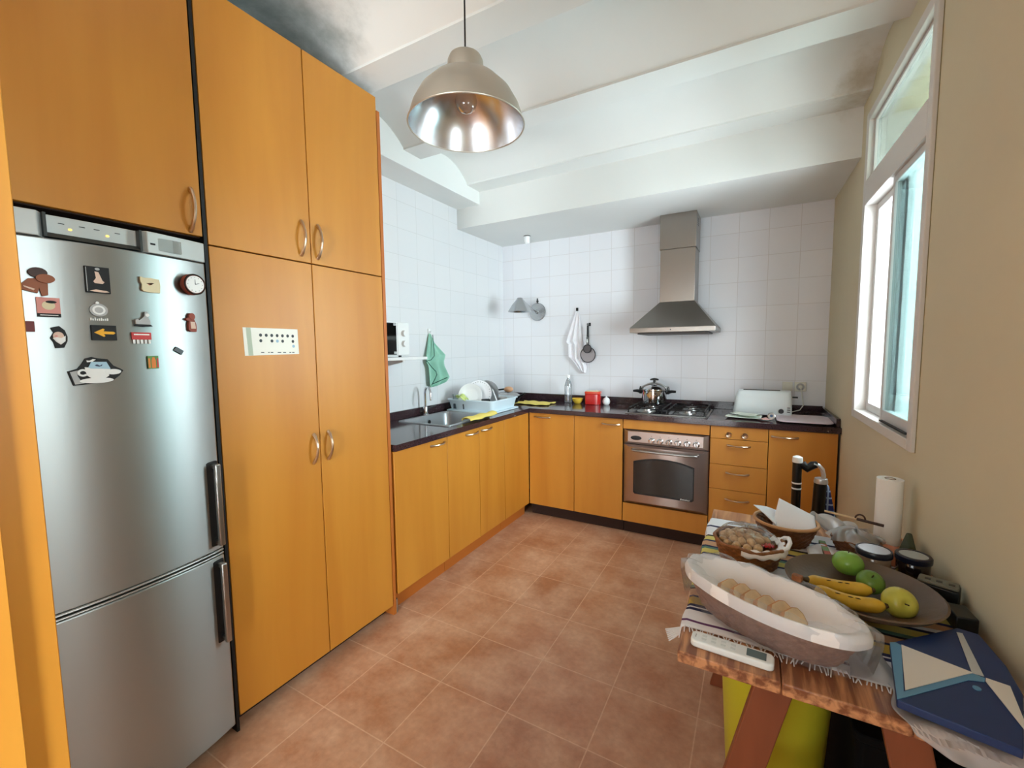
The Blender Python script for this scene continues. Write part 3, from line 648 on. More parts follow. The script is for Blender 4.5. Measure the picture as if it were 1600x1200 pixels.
# ------------------------------------------------------------------ hob with burners
HX, HY = -.553, 3.415
t = thing('gas_hob', (HX, HY, CT), 'four-burner gas hob with steel tray and black pan supports', 'hob')
MB().prism(rrect(-.285, .285, -.225, .225, .02), 0, .006).build('tray', STEEL, t, bevel=.002)
MB().prism(rrect(-.272, .272, -.212, .212, .015), .006, .009).build('glass_plate', mat('black_hob_enamel', (16, 16, 17), .12), t)
for bx_, by_, r in ((-.15, .10, .030), (.14, .10, .045), (-.15, -.10, .045), (.14, -.10, .036)):
    b_ = MB().lathe([(r+.022, .009), (r+.020, .014), (r, .016), (r-.002, .026), (0, .026)], 28, (bx_, by_, 0)).build('burner', STEEL, t)
    MB().lathe([(r-.006, .026), (r-.005, .031), (0, .033)], 28, (bx_, by_, 0)).build('burner_cap', BLK, b_)
for gx in (-.141, .141):
    m_ = MB()
    m_.tube([(gx-.12, -.195, .038), (gx+.12, -.195, .038), (gx+.12, .195, .038), (gx-.12, .195, .038)], .005, 8, closed=True)
    for a, b, c, d2 in ((gx-.12, 0, gx+.12, 0), (gx-.12, -.10, gx-.03, -.10), (gx+.03, -.10, gx+.12, -.10), (gx-.12, .10, gx-.03, .10), (gx+.03, .10, gx+.12, .10), (gx, -.195, gx, -.13), (gx, -.07, gx, .07), (gx, .13, gx, .195)):
        m_.cyl((a, b, .038), (c, d2, .038), .004, n=8)
    for a in (gx-.12, gx+.12):
        for b in (-.195, .195): m_.cyl((a, b, .008), (a, b, .038), .005, n=8)
    m_.build('pan_support', BLK, t)

# pressure cooker on the rear left burner
t = thing('pressure_cooker', (-.69, 3.530, CT+.0435), 'shiny steel pressure cooker with black handles on the rear left burner', 'pressure cooker', rz=.1)
MB().lathe([(.086, 0), (.092, .004), (.094, .012), (.094, .100), (.099, .104), (.099, .112), (.092, .112), (.091, .02), (0, .012)], 48).build('pot', CHROME, t)
MB().lathe([(.090, .108), (.090, .116), (.075, .132), (.045, .145), (.02, .151), (0, .152)], 48).build('lid', CHROME, t)
br_ = MB().tube([(-.098, 0, .122), (-.07, 0, .139), (-.035, 0, .156), (0, 0, .162), (.035, 0, .156), (.07, 0, .139), (.098, 0, .122)], .008, 8, flat=1.2).build('clamp_bar', STEEL, t)
m_ = MB().cyl((0, 0, .160), (0, 0, .188), .010).tube([(-.032, 0, .187), (-.018, 0, .190), (0, 0, .192), (.018, 0, .190), (.032, 0, .187)], [.006, .008, .009, .008, .006], 10); m_.build('clamp_knob', BLK, t)
for s_ in (-1, 1):
    m_ = MB().tube([(s_*.092, 0, .085), (s_*.108, 0, .092), (s_*.130, 0, .096), (s_*.162, 0, .095)], [.014, .015, .012, .009], 12, flat=1.6)
    m_.tube([(s_*.101, 0, .075), (s_*.104, 0, .11), (s_*.105, 0, .134)], [.013, .012, .006], 10)
    m_.build('handle', BLK, t)

# ------------------------------------------------------------------ extractor hood
t = thing('extractor_hood', (0, 0, 0), 'stainless steel pyramid extractor hood on the wall above the hob', 'hood')
hx0, hx1, cx0, cx1 = -.820, -.240, -.657, -.404
m_ = MB().box(hx0, hx1, 3.250, YB-.002, 1.500, 1.535); m_.build('base_rim', HSTEEL, t, bevel=.002)
MB().hexa([(hx0, 3.250, 1.536), (hx1, 3.250, 1.536), (hx1, YB-.002, 1.536), (hx0, YB-.002, 1.536)], [(cx0, 3.500, 1.735), (cx1, 3.500, 1.735), (cx1, YB-.002, 1.735), (cx0, YB-.002, 1.735)]).build('canopy', HSTEEL, t, bevel=.0015)
MB().box(cx0+.002, cx1-.002, 3.502, YB-.002, 1.736, 2.13).build('lower_flue', HSTEEL, t, bevel=.0015)
MB().box(cx0-.003, cx1+.003, 3.497, YB-.002, 2.131, ZF-.001).build('upper_flue', HSTEEL, t, bevel=.0015)
MB().box(hx0+.05, hx1-.05, 3.29, YB-.06, 1.488, 1.4995).build('filter', mat('dark_filter_mesh', (70, 66, 64), .5, .6), t)
MB().cyl((-.53, 3.2505, 1.517), (-.53, 3.246, 1.517), .004).build('button', BLK, t)
m_ = MB()
for z in (2.30, 2.315, 2.33, 2.345): m_.box(cx1+.0028, cx1+.0036, 3.56, 3.62, z, z+.006)
m_.build('vent_slots', BLACK, t)

# ------------------------------------------------------------------ sink, tap
t = thing('kitchen_sink', (0, 0, 0), 'stainless steel single-bowl sink set into the left worktop', 'sink')
def ring(x0, x1, y0, y1, r, z): return [(a, b, z) for a, b in rrect(x0, x1, y0, y1, r, 6)]
rings = [ring(SX0-.018, SX1+.018, SY0-.018, SY1+.018, .03, CT+.0005), ring(SX0-.016, SX1+.016, SY0-.016, SY1+.016, .03, CT+.006), ring(SX0+.006, SX1-.006, SY0+.006, SY1-.006, .04, CT+.005),
         ring(SX0+.012, SX1-.012, SY0+.012, SY1-.012, .05, CT-.01), ring(SX0+.022, SX1-.022, SY0+.022, SY1-.022, .06, CT-.15), ring(SX0+.05, SX1-.05, SY0+.05, SY1-.05, .06, CT-.165), ring(SX0+.17, SX1-.17, SY0+.21, SY1-.21, .02, CT-.168)]
m_ = MB(); n_ = len(rings[0]); vs = [p for r in rings for p in r]
fs = [(j*n_+i, j*n_+(i+1)%n_, (j+1)*n_+(i+1)%n_, (j+1)*n_+i) for j in range(len(rings)-1) for i in range(n_)]+[tuple((len(rings)-1)*n_+i for i in range(n_))]
m_._add(vs, fs); m_.build('bowl', mat('sink_steel', (176, 180, 184), .36, .85), t)
MB().lathe([(0, .001), (.028, .002), (.032, .004), (.036, 0)], 24, ((SX0+SX1)/2, (SY0+SY1)/2, CT-.166)).build('drain', CHROME, t)
MB(Matrix.Translation((SX0+.018, 2.45, CT-.045)) @ Matrix.Rotation(PI/2, 4, 'Y')).lathe([(0, .002), (.012, .003), (.016, 0)], 20).build('overflow', BLK, t)
t = thing('kitchen_tap', (-2.135, 2.47, CT+.0005), 'tall chrome swan-neck tap behind the sink', 'tap')
MB().lathe([(.024, 0), (.024, .008), (.018, .012), (.017, .06), (.014, .066), (0, .066)], 24).build('base', CHROME, t)
pts_ = [(0, 0, .06), (0, 0, .16)]+[(.055-.055*math.cos(a), 0, .16+.055*math.sin(a)) for a in [PI*k/12 for k in range(1, 12)]]+[(.11, 0, .15), (.112, 0, .12)]
MB(Matrix.Rotation(-.5, 4, 'Z')).tube(pts_, .0085, 12).build('spout', CHROME, t)
MB().tube([(.01, .012, .045), (.03, .05, .06), (.04, .075, .066)], [.007, .006, .005], 10).build('lever', BLK, t)

# ------------------------------------------------------------------ dish rack and what is in it
RKX0, RKX1, RKY0, RKY1 = -2.13, -1.70, 2.725, 3.115
PB = mat('pale_blue_plastic', (214, 230, 238), .4)
t = thing('dish_rack', (0, 0, 0), 'pale blue-white plastic dish drainer basket right of the sink', 'dish rack')
z0 = CT+.001
MB().prism(rrect(RKX0-.01, RKX1+.012, RKY0-.012, RKY1+.012, .03), z0, z0+.010).build('drip_tray', PB, t, bevel=.003)
def rk(f, z): d_ = .018*(1-f); return [(a, b, z) for a, b in rrect(RKX0+d_, RKX1-d_, RKY0+d_, RKY1-d_, .03, 6)]
rs_ = [rk(0, z0+.011), rk(1, z0+.095)]; e_ = [[(a, b, z0+.095) for a, b in rrect(RKX0-.008, RKX1+.008, RKY0-.008, RKY1+.008, .035, 6)], [(a, b, z0+.088) for a, b in rrect(RKX0-.009, RKX1+.009, RKY0-.009, RKY1+.009, .035, 6)]]
inn = [[(a, b, z0+.095) for a, b in rrect(RKX0+.006, RKX1-.006, RKY0+.006, RKY1-.006, .03, 6)], [(a, b, z0+.016) for a, b in rrect(RKX0+.022, RKX1-.022, RKY0+.022, RKY1-.022, .03, 6)]]
ord_ = [rs_[0], rk(.9, z0+.088), e_[1], e_[0], inn[0], inn[1]]; n_ = len(ord_[0])
m_ = MB()._add([p for r in ord_ for p in r], [(j*n_+i, j*n_+(i+1)%n_, (j+1)*n_+(i+1)%n_, (j+1)*n_+i) for j in range(5) for i in range(n_)]+[tuple(range(n_-1, -1, -1)), tuple(5*n_+i for i in range(n_))])
m_.build('basket', PB, t)
SLOTM = mat('slot_shadow_grey', (70, 78, 86), .6)
for x, w2 in ((-2.06, .012), (-1.975, .004)): MB().hexa([(x-w2, RKY0+.005, z0+.02), (x+w2, RKY0+.005, z0+.02), (x+w2, RKY0+.012, z0+.02), (x-w2, RKY0+.012, z0+.02)], [(x-w2*.6, RKY0-.0015, z0+.06), (x+w2*.6, RKY0-.0015, z0+.06), (x+w2*.6, RKY0+.008, z0+.06), (x-w2*.6, RKY0+.008, z0+.06)]).build('drain_slot', SLOTM, t)
PLT = mat('white_glazed_ceramic', (240, 240, 242), .12)
PLG = mat('grey_glazed_rim', (150, 152, 154), .15)
def plate(name, loc, r, rz, tilt, label, mt=PLT, deco=None):
    t = thing(name, loc, label, 'plate', rz=rz, group=None, rx=tilt)
    pr = [(0, 0), (r*.6, 0), (r*.7, .006), (r, .018), (r*.995, .021), (r*.68, .009), (r*.58, .004), (0, .004)]
    MB().lathe(pr, 48).build('dish', mt, t)
    if deco:
        m_ = MB()
        for k in range(30):
            a = 2*PI*k/30; q = r*.86; m_.prism([(q*math.cos(a)+.004*math.cos(b), q*math.sin(a)+.004*math.sin(b)) for b in (0, 1.57, 3.14, 4.71)], .0148, .0162)
        m_.build('rim_dots', BLK, t)
        lab(MB().lathe([(r*.93, .0165), (r*.995, .0215), (r*1.003, .018)], 48, closed=True).build('rim', PLG, t), 'grey outer rim band')
    return t
# plates stand on edge, faces turned towards the viewer
zp = z0+.017
plate('dinner_plate', (-1.950, 2.80, zp+.100), .100, .25, PI/2-.22, 'plain white plate standing foremost in the dish drainer')
plate('patterned_plate', (-1.915, 2.865, zp+.112), .112, .25, PI/2-.22, 'white plate with dark dotted border and grey rim standing in the drainer', deco=1)
plate('grey_rimmed_plate', (-1.885, 2.930, zp+.108), .108, .25, PI/2-.22, 'plain grey plate at the back of the dish drainer, behind the patterned one', mt=PLG)
GLS = glassmat('clear_glass', (.92, .95, .95), .12, .06)
t = tag(MB().lathe([(.026, 0), (.030, .002), (.033, .11), (.0315, .11), (.0285, .006), (0, .006)], 28).build('drinking_glass', GLS, loc=(-2.082, 2.79, zp)), 'clear drinking glass in the left corner of the drainer', 'glass')
t = tag(MB().grid(lambda u, v: (.05*(u-.5)*2*(1-.2*v), .03*(v-.5)*2, .022+.014*math.sin(5*u)+.01*math.cos(6*v+u*3)), 16, 10).build('dishcloth', mat('lime_cloth', (206, 224, 140), .9), solid=.006, loc=(-1.99, 2.742, z0+.090), sub=1), 'lime green dishcloth bunched on the front edge of the drainer', 'cloth')
t = thing('black_mug', (-1.795, 2.775, zp), 'small black and white mug lying among the dishes in the drainer', 'mug')
MB().lathe([(.03, 0), (.034, .004), (.035, .085), (.032, .085), (.030, .006), (0, .006)], 28).build('cup', BLK, t)
MB().tube([(.034, 0, .066), (.052, 0, .070), (.06, 0, .045), (.05, 0, .022), (.034, 0, .02)], .004, 8).build('handle', WHT, t)
t = thing('turner', (-1.745, 2.90, zp), 'white slotted kitchen turner leaning at the right end of the drainer', 'utensil', rz=.6, ry=-.35)
MB().box(-.004, .004, -.004, .004, 0, .10).build('handle', WHT, t, bevel=.001); MB().box(-.003, .003, -.028, .028, .10, .165).build('blade', WHT, t, bevel=.002)
t = thing('steel_colander', (-1.805, 3.025, zp), 'small metal bowl upturned in the right half of the drainer', 'bowl')
MB().lathe([(.075, 0), (.078, .002), (.072, .04), (.045, .078), (0, .088), (0, .085), (.044, .075), (.069, .04)], 32).build('bowl', STEEL, t)
t = thing('wooden_brush', (-1.96, 3.30, CT+.12), 'dark-handled brush with round wooden head behind the drainer', 'brush', rz=.25)
m_ = MB().tube([(-.15, 0, -.02), (-.05, 0, 0), (.02, 0, .01)], [.006, .007, .008], 10); m_.build('handle', BLK, t)
MB().sphere((.06, 0, .008), .042, .032, .026).build('head', mat('beech_wood', (206, 158, 120), .5), t)
t = thing('frying_pan', (-2.00, 3.48, CT+.001), 'black frying pan with steel rim on the corner of the worktop', 'pan')
MB().lathe([(.09, 0), (.098, .003), (.12, .045), (.124, .046), (.122, .049), (.116, .046), (.092, .007), (0, .006)], 40).build('pan_body', mat('pan_black', (30, 30, 32), .3), t)
MB().lathe([(.1185, .046), (.125, .0455), (.124, .052), (.119, .052)], 40, closed=True).build('rim', CHROME, t)
MB().tube([(.115, -.02, .04), (.16, -.035, .065), (.20, -.045, .085)], [.009, .010, .008], 10, flat=1.4).build('handle', BLK, t)
t = thing('saucepan_stack', (-2.00, 3.48, CT+.053), 'steel pan lid lying on the black frying pan', 'lid')
MB().lathe([(.112, 0), (.114, .003), (.08, .022), (.03, .030), (0, .031)], 40).build('lid', STEEL, t)
MB().lathe([(.008, .030), (.008, .04), (.016, .044), (.016, .052), (0, .054)], 20).build('knob', BLK, t)
YC = mat('yellow_cloth', (236, 214, 112), .9, bump=.5, bs=300)
tag(MB().grid(lambda u, v: (-.155+.31*u+.012*math.sin(9*v), -.095+.19*v+.012*math.sin(7*u), .003+.005*abs(math.sin(9*u+2*v))+.003*math.sin(14*v)), 40, 24).build('yellow_mat', YC, solid=.003, loc=(-1.685, 3.395, CT+.003)), 'yellow wavy drying mat on the worktop corner beside the inner corner', 'mat')
tag(MB().grid(lambda u, v: (.036*math.cos(PI*(1.12-1.24*v))*(1+.15*math.sin(6*u)), -.17+.34*u, .020*math.sin(PI*min(1, max(0, 1.06-1.12*v)))+.004+.003*math.sin(14*u)), 30, 14).build('sink_cloth', YC, solid=.004, loc=(-1.665, 2.50, CT+.009)), 'yellow cloth folded along the front rim of the sink', 'cloth')

# ------------------------------------------------------------------ back worktop, left to right
t = thing('water_bottle', (-1.452, 3.61, CT+.0005), 'clear empty plastic bottle against the back wall left of the yellow bowl', 'bottle')
MB().lathe([(.028, 0), (.034, .006), (.035, .03), (.033, .05), (.035, .07), (.033, .09), (.035, .11), (.034, .15), (.026, .185), (.0135, .215), (.0135, .232), (.0125, .232), (.0125, .215), (.025, .184), (.033, .149)], 28).build('body', glassmat('clear_bottle_plastic', (.88, .91, .92), .12, .10), t)
MB().lathe([(.0155, .226), (.0155, .246), (.014, .248), (0, .248)], 20).build('cap', WHT, t)
t = tag(MB().lathe([(.024, 0), (.028, .002), (.045, .030), (.050, .046), (.047, .046), (.042, .030), (.024, .006), (0, .005)], 32).build('small_bowl', mat('yellow_glaze', (232, 196, 70), .2), loc=(-1.352, 3.58, CT+.0005)), 'small yellow ceramic bowl left of the red canister', 'bowl')
t = thing('red_canister', (-1.213, 3.585, CT+.0005), 'glossy red square canister on the back worktop', 'canister', rz=.1)
MB().prism(rrect(-.066, .066, -.045, .045, .022), 0, .092).build('body', mat('glossy_red', (190, 26, 22), .2, coat=.4), t, bevel=.004)
MB().prism(rrect(-.068, .068, -.047, .047, .024), .092, .112).build('lid', mat('orange_red_lid', (212, 70, 44), .3), t, bevel=.004)
MB().prism(rrect(-.058, .058, -.038, .038, .02), .112, .117).build('lid_tray', CREAM, t, bevel=.002)
t = thing('garlic_pot', (-1.100, 3.60, CT+.0005), 'little white ceramic pot just right of the red canister', 'pot')
MB().lathe([(.02, 0), (.028, .008), (.032, .03), (.026, .05), (.012, .062), (0, .066)], 24).build('body', WHT, t)
MB().lathe([(.004, .064), (.007, .072), (0, .078)], 16).build('knob', WHT, t)
TO = mat('toaster_white', (226, 236, 238), .3)
t = thing('toaster', (.060, 3.515, CT+.0005), 'long white toaster with black round dial near the right corner', 'toaster', rz=-.02)
def tring(z, dx, dy): return [(a, b, z) for a, b in rrect(-.185+dx, .172-dx*.3, -.075+dy, .075-dy, .028, 5)]
rs_ = [tring(.010, .004, .004), tring(.02, 0, 0), tring(.13, .012, .006), tring(.165, .022, .016), tring(.176, .034, .030)]; n_ = len(rs_[0])
MB()._add([p for r in rs_ for p in r], [(j*n_+i, j*n_+(i+1)%n_, (j+1)*n_+(i+1)%n_, (j+1)*n_+i) for j in range(4) for i in range(n_)]+[tuple(range(n_-1, -1, -1)), tuple(4*n_+i for i in range(n_))]).build('housing', TO, t, ang=50)
MB().box(-.125, .10, -.020, .020, .1755, .1785).build('slot', BLACK, t)
MB().cyl((.108, -.0752, .042), (.108, -.088, .042), .0165, .015, 24).build('dial', BLK, t)
for k in range(3): MB().box(.142, .160, -.0765, -.0725, .036+k*.014, .041+k*.014).build('button', BLK, t, bevel=.001)
MB().box(.172, .205, -.012, .012, .128, .138).build('lever', BLK, t, bevel=.003)
for a in (-.15, .14):
    for b in (-.05, .05): MB().cyl((a, b, 0), (a, b, .012), .010, n=12).build('foot', BLK, t)
PAP = mat('pale_green_paper', (222, 232, 220), .8)
def sheet(name, loc, rz, sx, sy, mt, label, cat, curl=.012, ph=0):
    o = MB().grid(lambda u, v: (sx*(u-.5), sy*(v-.5), .003+curl*(u-.5)**2*2+curl*.5*(1+math.sin(5*v+3*u+ph))*.5), 16, 12).build(name, mt, solid=.002, loc=loc)
    o.rotation_euler[2] = rz; return tag(o, label, cat)
sheet('paper_sheaf', (-.055, 3.315, CT+.0008), -.1, .21, .13, PAP, 'lower pale paper sheet on the worktop in front of the toaster', 'paper')
sheet('folded_leaflet', (-.045, 3.325, CT+.0205), -.35, .16, .10, PAP, 'folded pale green leaflet on top of the papers before the toaster', 'paper', .008, 2)
sheet('pink_note', (.065, 3.265, CT+.0008), .5, .06, .07, mat('pink_paper', (226, 182, 176), .8), 'small pink paper slip between leaflet and grey lid', 'paper', .01)
t = thing('jar_lid', (.108, 3.315, CT+.0235), 'small grey-blue round lid standing on edge beside the pink slip', 'lid', rx=PI/2-.25, rz=-.1)
MB().lathe([(.022, 0), (.023, .002), (.023, .010), (.019, .011), (.018, .006), (0, .006)], 28).build('cap', STEEL, t); MB().lathe([(.009, .006), (.009, .009), (0, .0095)], 20).build('hub', mat('blue_rubber', (60, 90, 130), .5), t)
tag(MB().prism(rrect(-.15, .15, -.165, .165, .055, 8), 0, .008).build('cutting_board', mat('pale_pink_plastic', (222, 206, 214), .35), bevel=.003, loc=(.283, 3.345, CT+.0085)), 'large pale pink rounded plastic board in the right corner of the worktop', 'board')
tag(MB().box(-.12, .12, -.13, .13, 0, .007).build('dark_place_mat', mat('dark_mat_felt', (30, 30, 34), .8), loc=(.275, 3.36, CT+.0008)), 'dark mat underneath the pink board in the right corner', 'mat')

# ------------------------------------------------------------------ things on the walls
t = thing('wall_lamp', (0, 0, 0), 'grey metal wall lamp with cone shade and round mounting disc in the corner', 'lamp')
BR = mat('lamp_aluminium', (190, 192, 194), .26, 1)
lx, ly = -1.835, 3.42
MB(Matrix.Translation((-1.815, YB-.001, 1.738)) @ RX).lathe([(.083, 0), (.085, .006), (.079, .016), (.02, .020), (.012, .030), (0, .030)], 40).build('wall_disc', BR, t)
MB().tube([(-1.815, YB-.028, 1.738), (-1.818, 3.64, 1.755), (-1.825, 3.53, 1.80), (lx, ly+.02, 1.836), (lx, ly, 1.838)], .006, 10).build('arm', BR, t)
MB().lathe([(.022, 1.842), (.026, 1.838), (.030, 1.828), (.068, 1.785), (.104, 1.728), (.107, 1.720), (.104, 1.720), (.066, 1.782), (.028, 1.824), (0, 1.834)], 40, (lx, ly, 0)).build('shade', BR, t)
MB().sphere((lx, ly, 1.775), .022, .022, .03).build('bulb', WHT, t)
m_ = MB().cyl((-1.815, YB-.001, 1.838), (-1.815, YB-.012, 1.838), .010).cyl((-1.815, YB-.010, 1.812), (-1.815, YB-.010, 1.865), .006); m_.build('switch', BLK, t)

def cloth_hang(name, T, outline, mt, label, cat, folds=5, depth=.02, edge=None, nv=46, nu=30, ph=0.0):
    """hanging cloth: left and right outline per height, folded in depth; T maps (across, out, up)"""
    ts = [o[0] for o in outline]
    def at(v, k):
        for i in range(len(ts)-1):
            if v <= ts[i+1]:
                f = (v-ts[i])/(ts[i+1]-ts[i]); return outline[i][k]*(1-f)+outline[i+1][k]*f
        return outline[-1][k]
    H = outline[-1][3] if len(outline[-1]) > 3 else None
    def fn(u, v):
        l, r = at(v, 1), at(v, 2); zb = at(v, 3)+(at(v, 4)-at(v, 3))*u
        d_ = .006+depth*(.5+.5*math.sin(folds*PI*u+ph+1.5*v))*min(1, .25+v*1.4)
        return (l+(r-l)*u, d_, zb)
    m_ = MB(T).grid(fn, nu, nv); o = m_.build(name, mt, solid=.0025); return tag(o, label, cat)
TB = Matrix.Translation((-1.417, YB-.001, 1.735)) @ Matrix(((1,0,0,0),(0,-1,0,0),(0,0,1,0),(0,0,0,1)))
# outline rows: (v, left, right, z at left, z at right)
cloth_hang('white_towel', TB, [(0, -.012, .012, -.012, -.012), (.12, -.035, .03, -.08, -.08), (.5, -.105, .055, -.29, -.27), (.58, -.075, .065, -.31, -.31), (.8, -.075, .085, -.42, -.47), (.9, -.025, .095, -.46, -.53), (1, .045, .085, -.555, -.57)],
           mat('white_towel_cotton', (236, 234, 238), .9, bump=.3, bs=200), 'white tea towel hanging from a black hook on the back wall', 'towel', 5, .030)
t = thing('towel_hook', (-1.417, YB-.001, 1.74), 'small black wall hook above the white towel', 'hook')
MB().box(-.011, .011, -.008, 0, -.012, .016).build('plate', BLK, t, bevel=.002); MB().tube([(0, -.006, .0), (0, -.02, -.002), (0, -.022, .010)], .003, 8).build('prong', BLK, t)
TL = Matrix(((0,1,0,XW+.001),(1,0,0,2.60),(0,0,1,1.515),(0,0,0,1)))
gt = cloth_hang('green_towel', TL, [(0, -.010, .012, 0, 0), (.14, -.03, .05, -.06, -.07), (.45, -.075, .165, -.19, -.165), (.52, -.075, .150, -.20, -.19), (.56, -.080, .135, -.215, -.215), (.62, -.055, .14, -.25, -.25), (.85, -.045, .20, -.40, -.345), (.93, -.035, .16, -.405, -.38), (1, -.03, .03, -.41, -.405)],
           mat('green_towel_cotton', (158, 208, 188), .9, bump=.3, bs=200, c2=(140, 192, 172), var=.1, vs=6), 'green tea towel hanging on the left tiled wall above the sink', 'towel', 4, .034)
m_ = MB(TL).tube([(-.078, .038, -.205), (-.055, .040, -.225), (-.02, .044, -.26), (.02, .046, -.29), (.03, .046, -.315), (.008, .044, -.35), (-.03, .036, -.40)], .003, 6)
m_.tube([(.012, .03, -.008), (.01, .04, -.10), (.008, .044, -.17), (-.03, .042, -.20), (-.075, .038, -.207)], .0028, 6)
m_.tube([(-.01, .04, -.385), (.08, .040, -.365), (.20, .028, -.345)], .003, 6)
o = m_.build('hem', mat('dark_green_piping', (34, 74, 66), .9)); o.parent = gt
t = thing('green_towel_hook', (XW+.001, 2.60, 1.535), 'small white hook holding the green towel', 'hook')
MB().box(0, .008, -.012, .012, -.014, .018).build('plate', WHT, t, bevel=.002); MB().tube([(.006, 0, -.004), (.022, 0, -.008), (.024, 0, .006)], .003, 8).build('prong', WHT, t)

def strainer(name, x, y, z, r, hl, label, mesh, rim, hm, sc=1):
    t = thing(name, (x, y, z), label, 'strainer')
    MB(RX).tube([(r*math.cos(2*PI*i/36), r*math.sin(2*PI*i/36), 0) for i in range(36)], .0035, 8, closed=True).build('rim', rim, t)
    MB(Matrix.Rotation(PI/2, 4, 'X')).lathe([(r, 0), (r*.92, -.004), (r*.6, -.008), (0, -.010), (0, -.008), (r*.6, -.006), (r*.92, -.002)], 32).build('mesh', mesh, t)
    MB().tube([(0, 0, r), (0, -.004, r+.02), (0, -.004, r+hl*.5), (0, -.003, r+hl)], [.005, .010, .011, .009], 12).build('handle', hm, t)
    MB().tube([(.008*math.cos(a), -.003, r+hl+.008+.010*math.sin(a)) for a in [2*PI*i/12 for i in range(12)]], .002, 6, closed=True).build('loop', hm, t)
    return t
MESH = mat('sieve_mesh', (166, 160, 162), .45, .6)
strainer('strainer', -1.298, YB-.052, 1.332, .068, .19, 'large round sieve with long black handle hanging on the back wall', MESH, BLK, BLK)
t = strainer('small_strainer', -1.296, YB-.076, 1.385, .036, .05, 'small dark tea sieve hanging in front of the larger sieve', mat('dark_sieve_mesh', (96, 92, 94), .45, .6), BLK, STEEL)
t = thing('strainer_hook', (-1.298, YB-.001, 1.60), 'small black wall hook the two sieves hang from', 'hook')
MB().box(-.010, .010, -.008, 0, -.012, .016).build('plate', BLK, t, bevel=.002); MB().tube([(0, -.006, 0), (0, -.070, -.003), (0, -.072, .008)], .003, 8).build('prong', BLK, t)

t = thing('lamp_holder', (-1.80, 3.50, ZF-.0005), 'small white bare lamp holder on the underside of the soffit', 'lamp holder')
MB().lathe([(.030, 0), (.030, -.006), (.026, -.008), (.026, -.05), (.020, -.062), (.018, -.05), (0, -.04)], 24).build('socket', WHT, t); MB().lathe([(.031, -.0002), (.0315, -.004), (.030, -.006)], 24).build('gasket', BLK, t)
SWM = mat('ivory_switch', (222, 220, 208), .4)
t = thing('light_switch', (.214, YB-.001, 1.095), 'ivory wall switch left of the plug socket', 'switch')
MB().box(-.032, .032, -.010, 0, -.034, .034).build('plate', SWM, t, bevel=.003); MB().box(-.020, .020, -.014, -.010, -.022, .022).build('rocker', SWM, t, bevel=.002)
t = thing('wall_socket', (.293, YB-.001, 1.095), 'ivory plug socket with a round grey plug in it', 'socket')
MB().box(-.036, .036, -.010, 0, -.034, .034).build('plate', SWM, t, bevel=.003)
MB(RX).lathe([(.024, .010), (.026, .014), (.018, .014), (.016, .011)], 24, closed=True).build('ring', GRY, t)
t = thing('toaster_plug', (.293, YB-.0125, 1.095), 'white plug with cable running down to the toaster', 'plug')
MB(RX).lathe([(.014, 0), (.014, .02), (.010, .026), (0, .026)], 20).build('plug_body', SWM, t)
MB().tube([(0, -.024, 0), (.004, -.038, -.03), (.012, -.036, -.08), (.02, -.03, -.13), (.0, -.03, -.165), (-.05, -.045, -.180)], .0035, 8).build('cable', SWM, t)

# shelf with microwave
t = thing('wall_shelf', (0, 0, 0), 'white wall shelf carrying the microwave beside the pantry', 'shelf')
MB().box(XW+.001, -1.885, 1.605, 2.215, 1.330, 1.348).build('board', WHT, t, bevel=.002)
for y in (1.66, 2.02): MB().prism([(XW+.001, 1.3295), (-1.92, 1.3295), (-1.92, 1.318), (XW+.02, 1.27), (XW+.001, 1.25)], y, y+.02, 'xz').build('bracket', WHT, t)
t = thing('microwave', (0, 0, 0), 'white microwave with dark door standing on the shelf beside the pantry', 'microwave')
MX = -1.905
MB().box(XW+.02, MX-.004, 1.615, 2.062, 1.360, 1.563).build('housing', WHT, t, bevel=.005)
MB().box(MX-.0035, MX+.008, 1.617, 1.958, 1.362, 1.561).build('door', WHT, t, bevel=.003)
MB().box(MX+.0082, MX+.0095, 1.630, 1.948, 1.366, 1.556).build('door_glass', mat('microwave_glass', (8, 8, 9), .06), t)
MB().box(MX-.0035, MX+.008, 1.960, 2.060, 1.362, 1.561).build('control_panel', WHT, t, bevel=.003)
for z in (1.495, 1.432): MB().cyl((MX+.0085, 2.010, z), (MX+.026, 2.010, z), .020, .017, 24).build('dial', WHT, t)
for z in (1.37, 1.540): MB().box(MX+.0097, MX+.0105, 1.925, 1.947, z, z+.014).build('sticker', GRY, t)
for a in (1.65, 2.03):
    for x in (-2.1, -1.95): MB().cyl((x, a, 1.3485), (x, a, 1.3605), .010, n=12).build('foot', BLK, t)

# ------------------------------------------------------------------ pendant lamp
PX_, PY_ = -.845, 1.218
t = thing('pendant_lamp', (PX_, PY_, 2.122), 'large aluminium dome pendant lamp hanging from the vaulted ceiling', 'lamp')
OUT = mat('matt_aluminium_outside', (196, 190, 178), .42, .75); INN = mat('polished_aluminium_inside', (214, 216, 220), .26, 1)
po = [(.188, 0), (.185, .012), (.173, .050), (.149, .092), (.113, .128), (.076, .149), (.058, .155)]
MB().lathe(po, 64).build('shade', OUT, t)
MB().lathe([(r-.0022, z-.001) for r, z in po], 64).build('shade_lining', INN, t)
for o_ in list(t.children):   # shells are open surfaces: drop the flat caps added by lathe
    me = o_.data; keep = [tuple(p.vertices) for p in me.polygons if len(p.vertices) <= 4]; co_ = [tuple(v.co) for v in me.vertices]
    nm_ = o_.name; mt_ = me.materials[0]; me2 = bpy.data.meshes.new(nm_); me2.from_pydata(co_, [], keep); me2.materials.append(mt_)
    me2.polygons.foreach_set('use_smooth', [True]*len(keep)); o_.data = me2; bpy.data.meshes.remove(me)
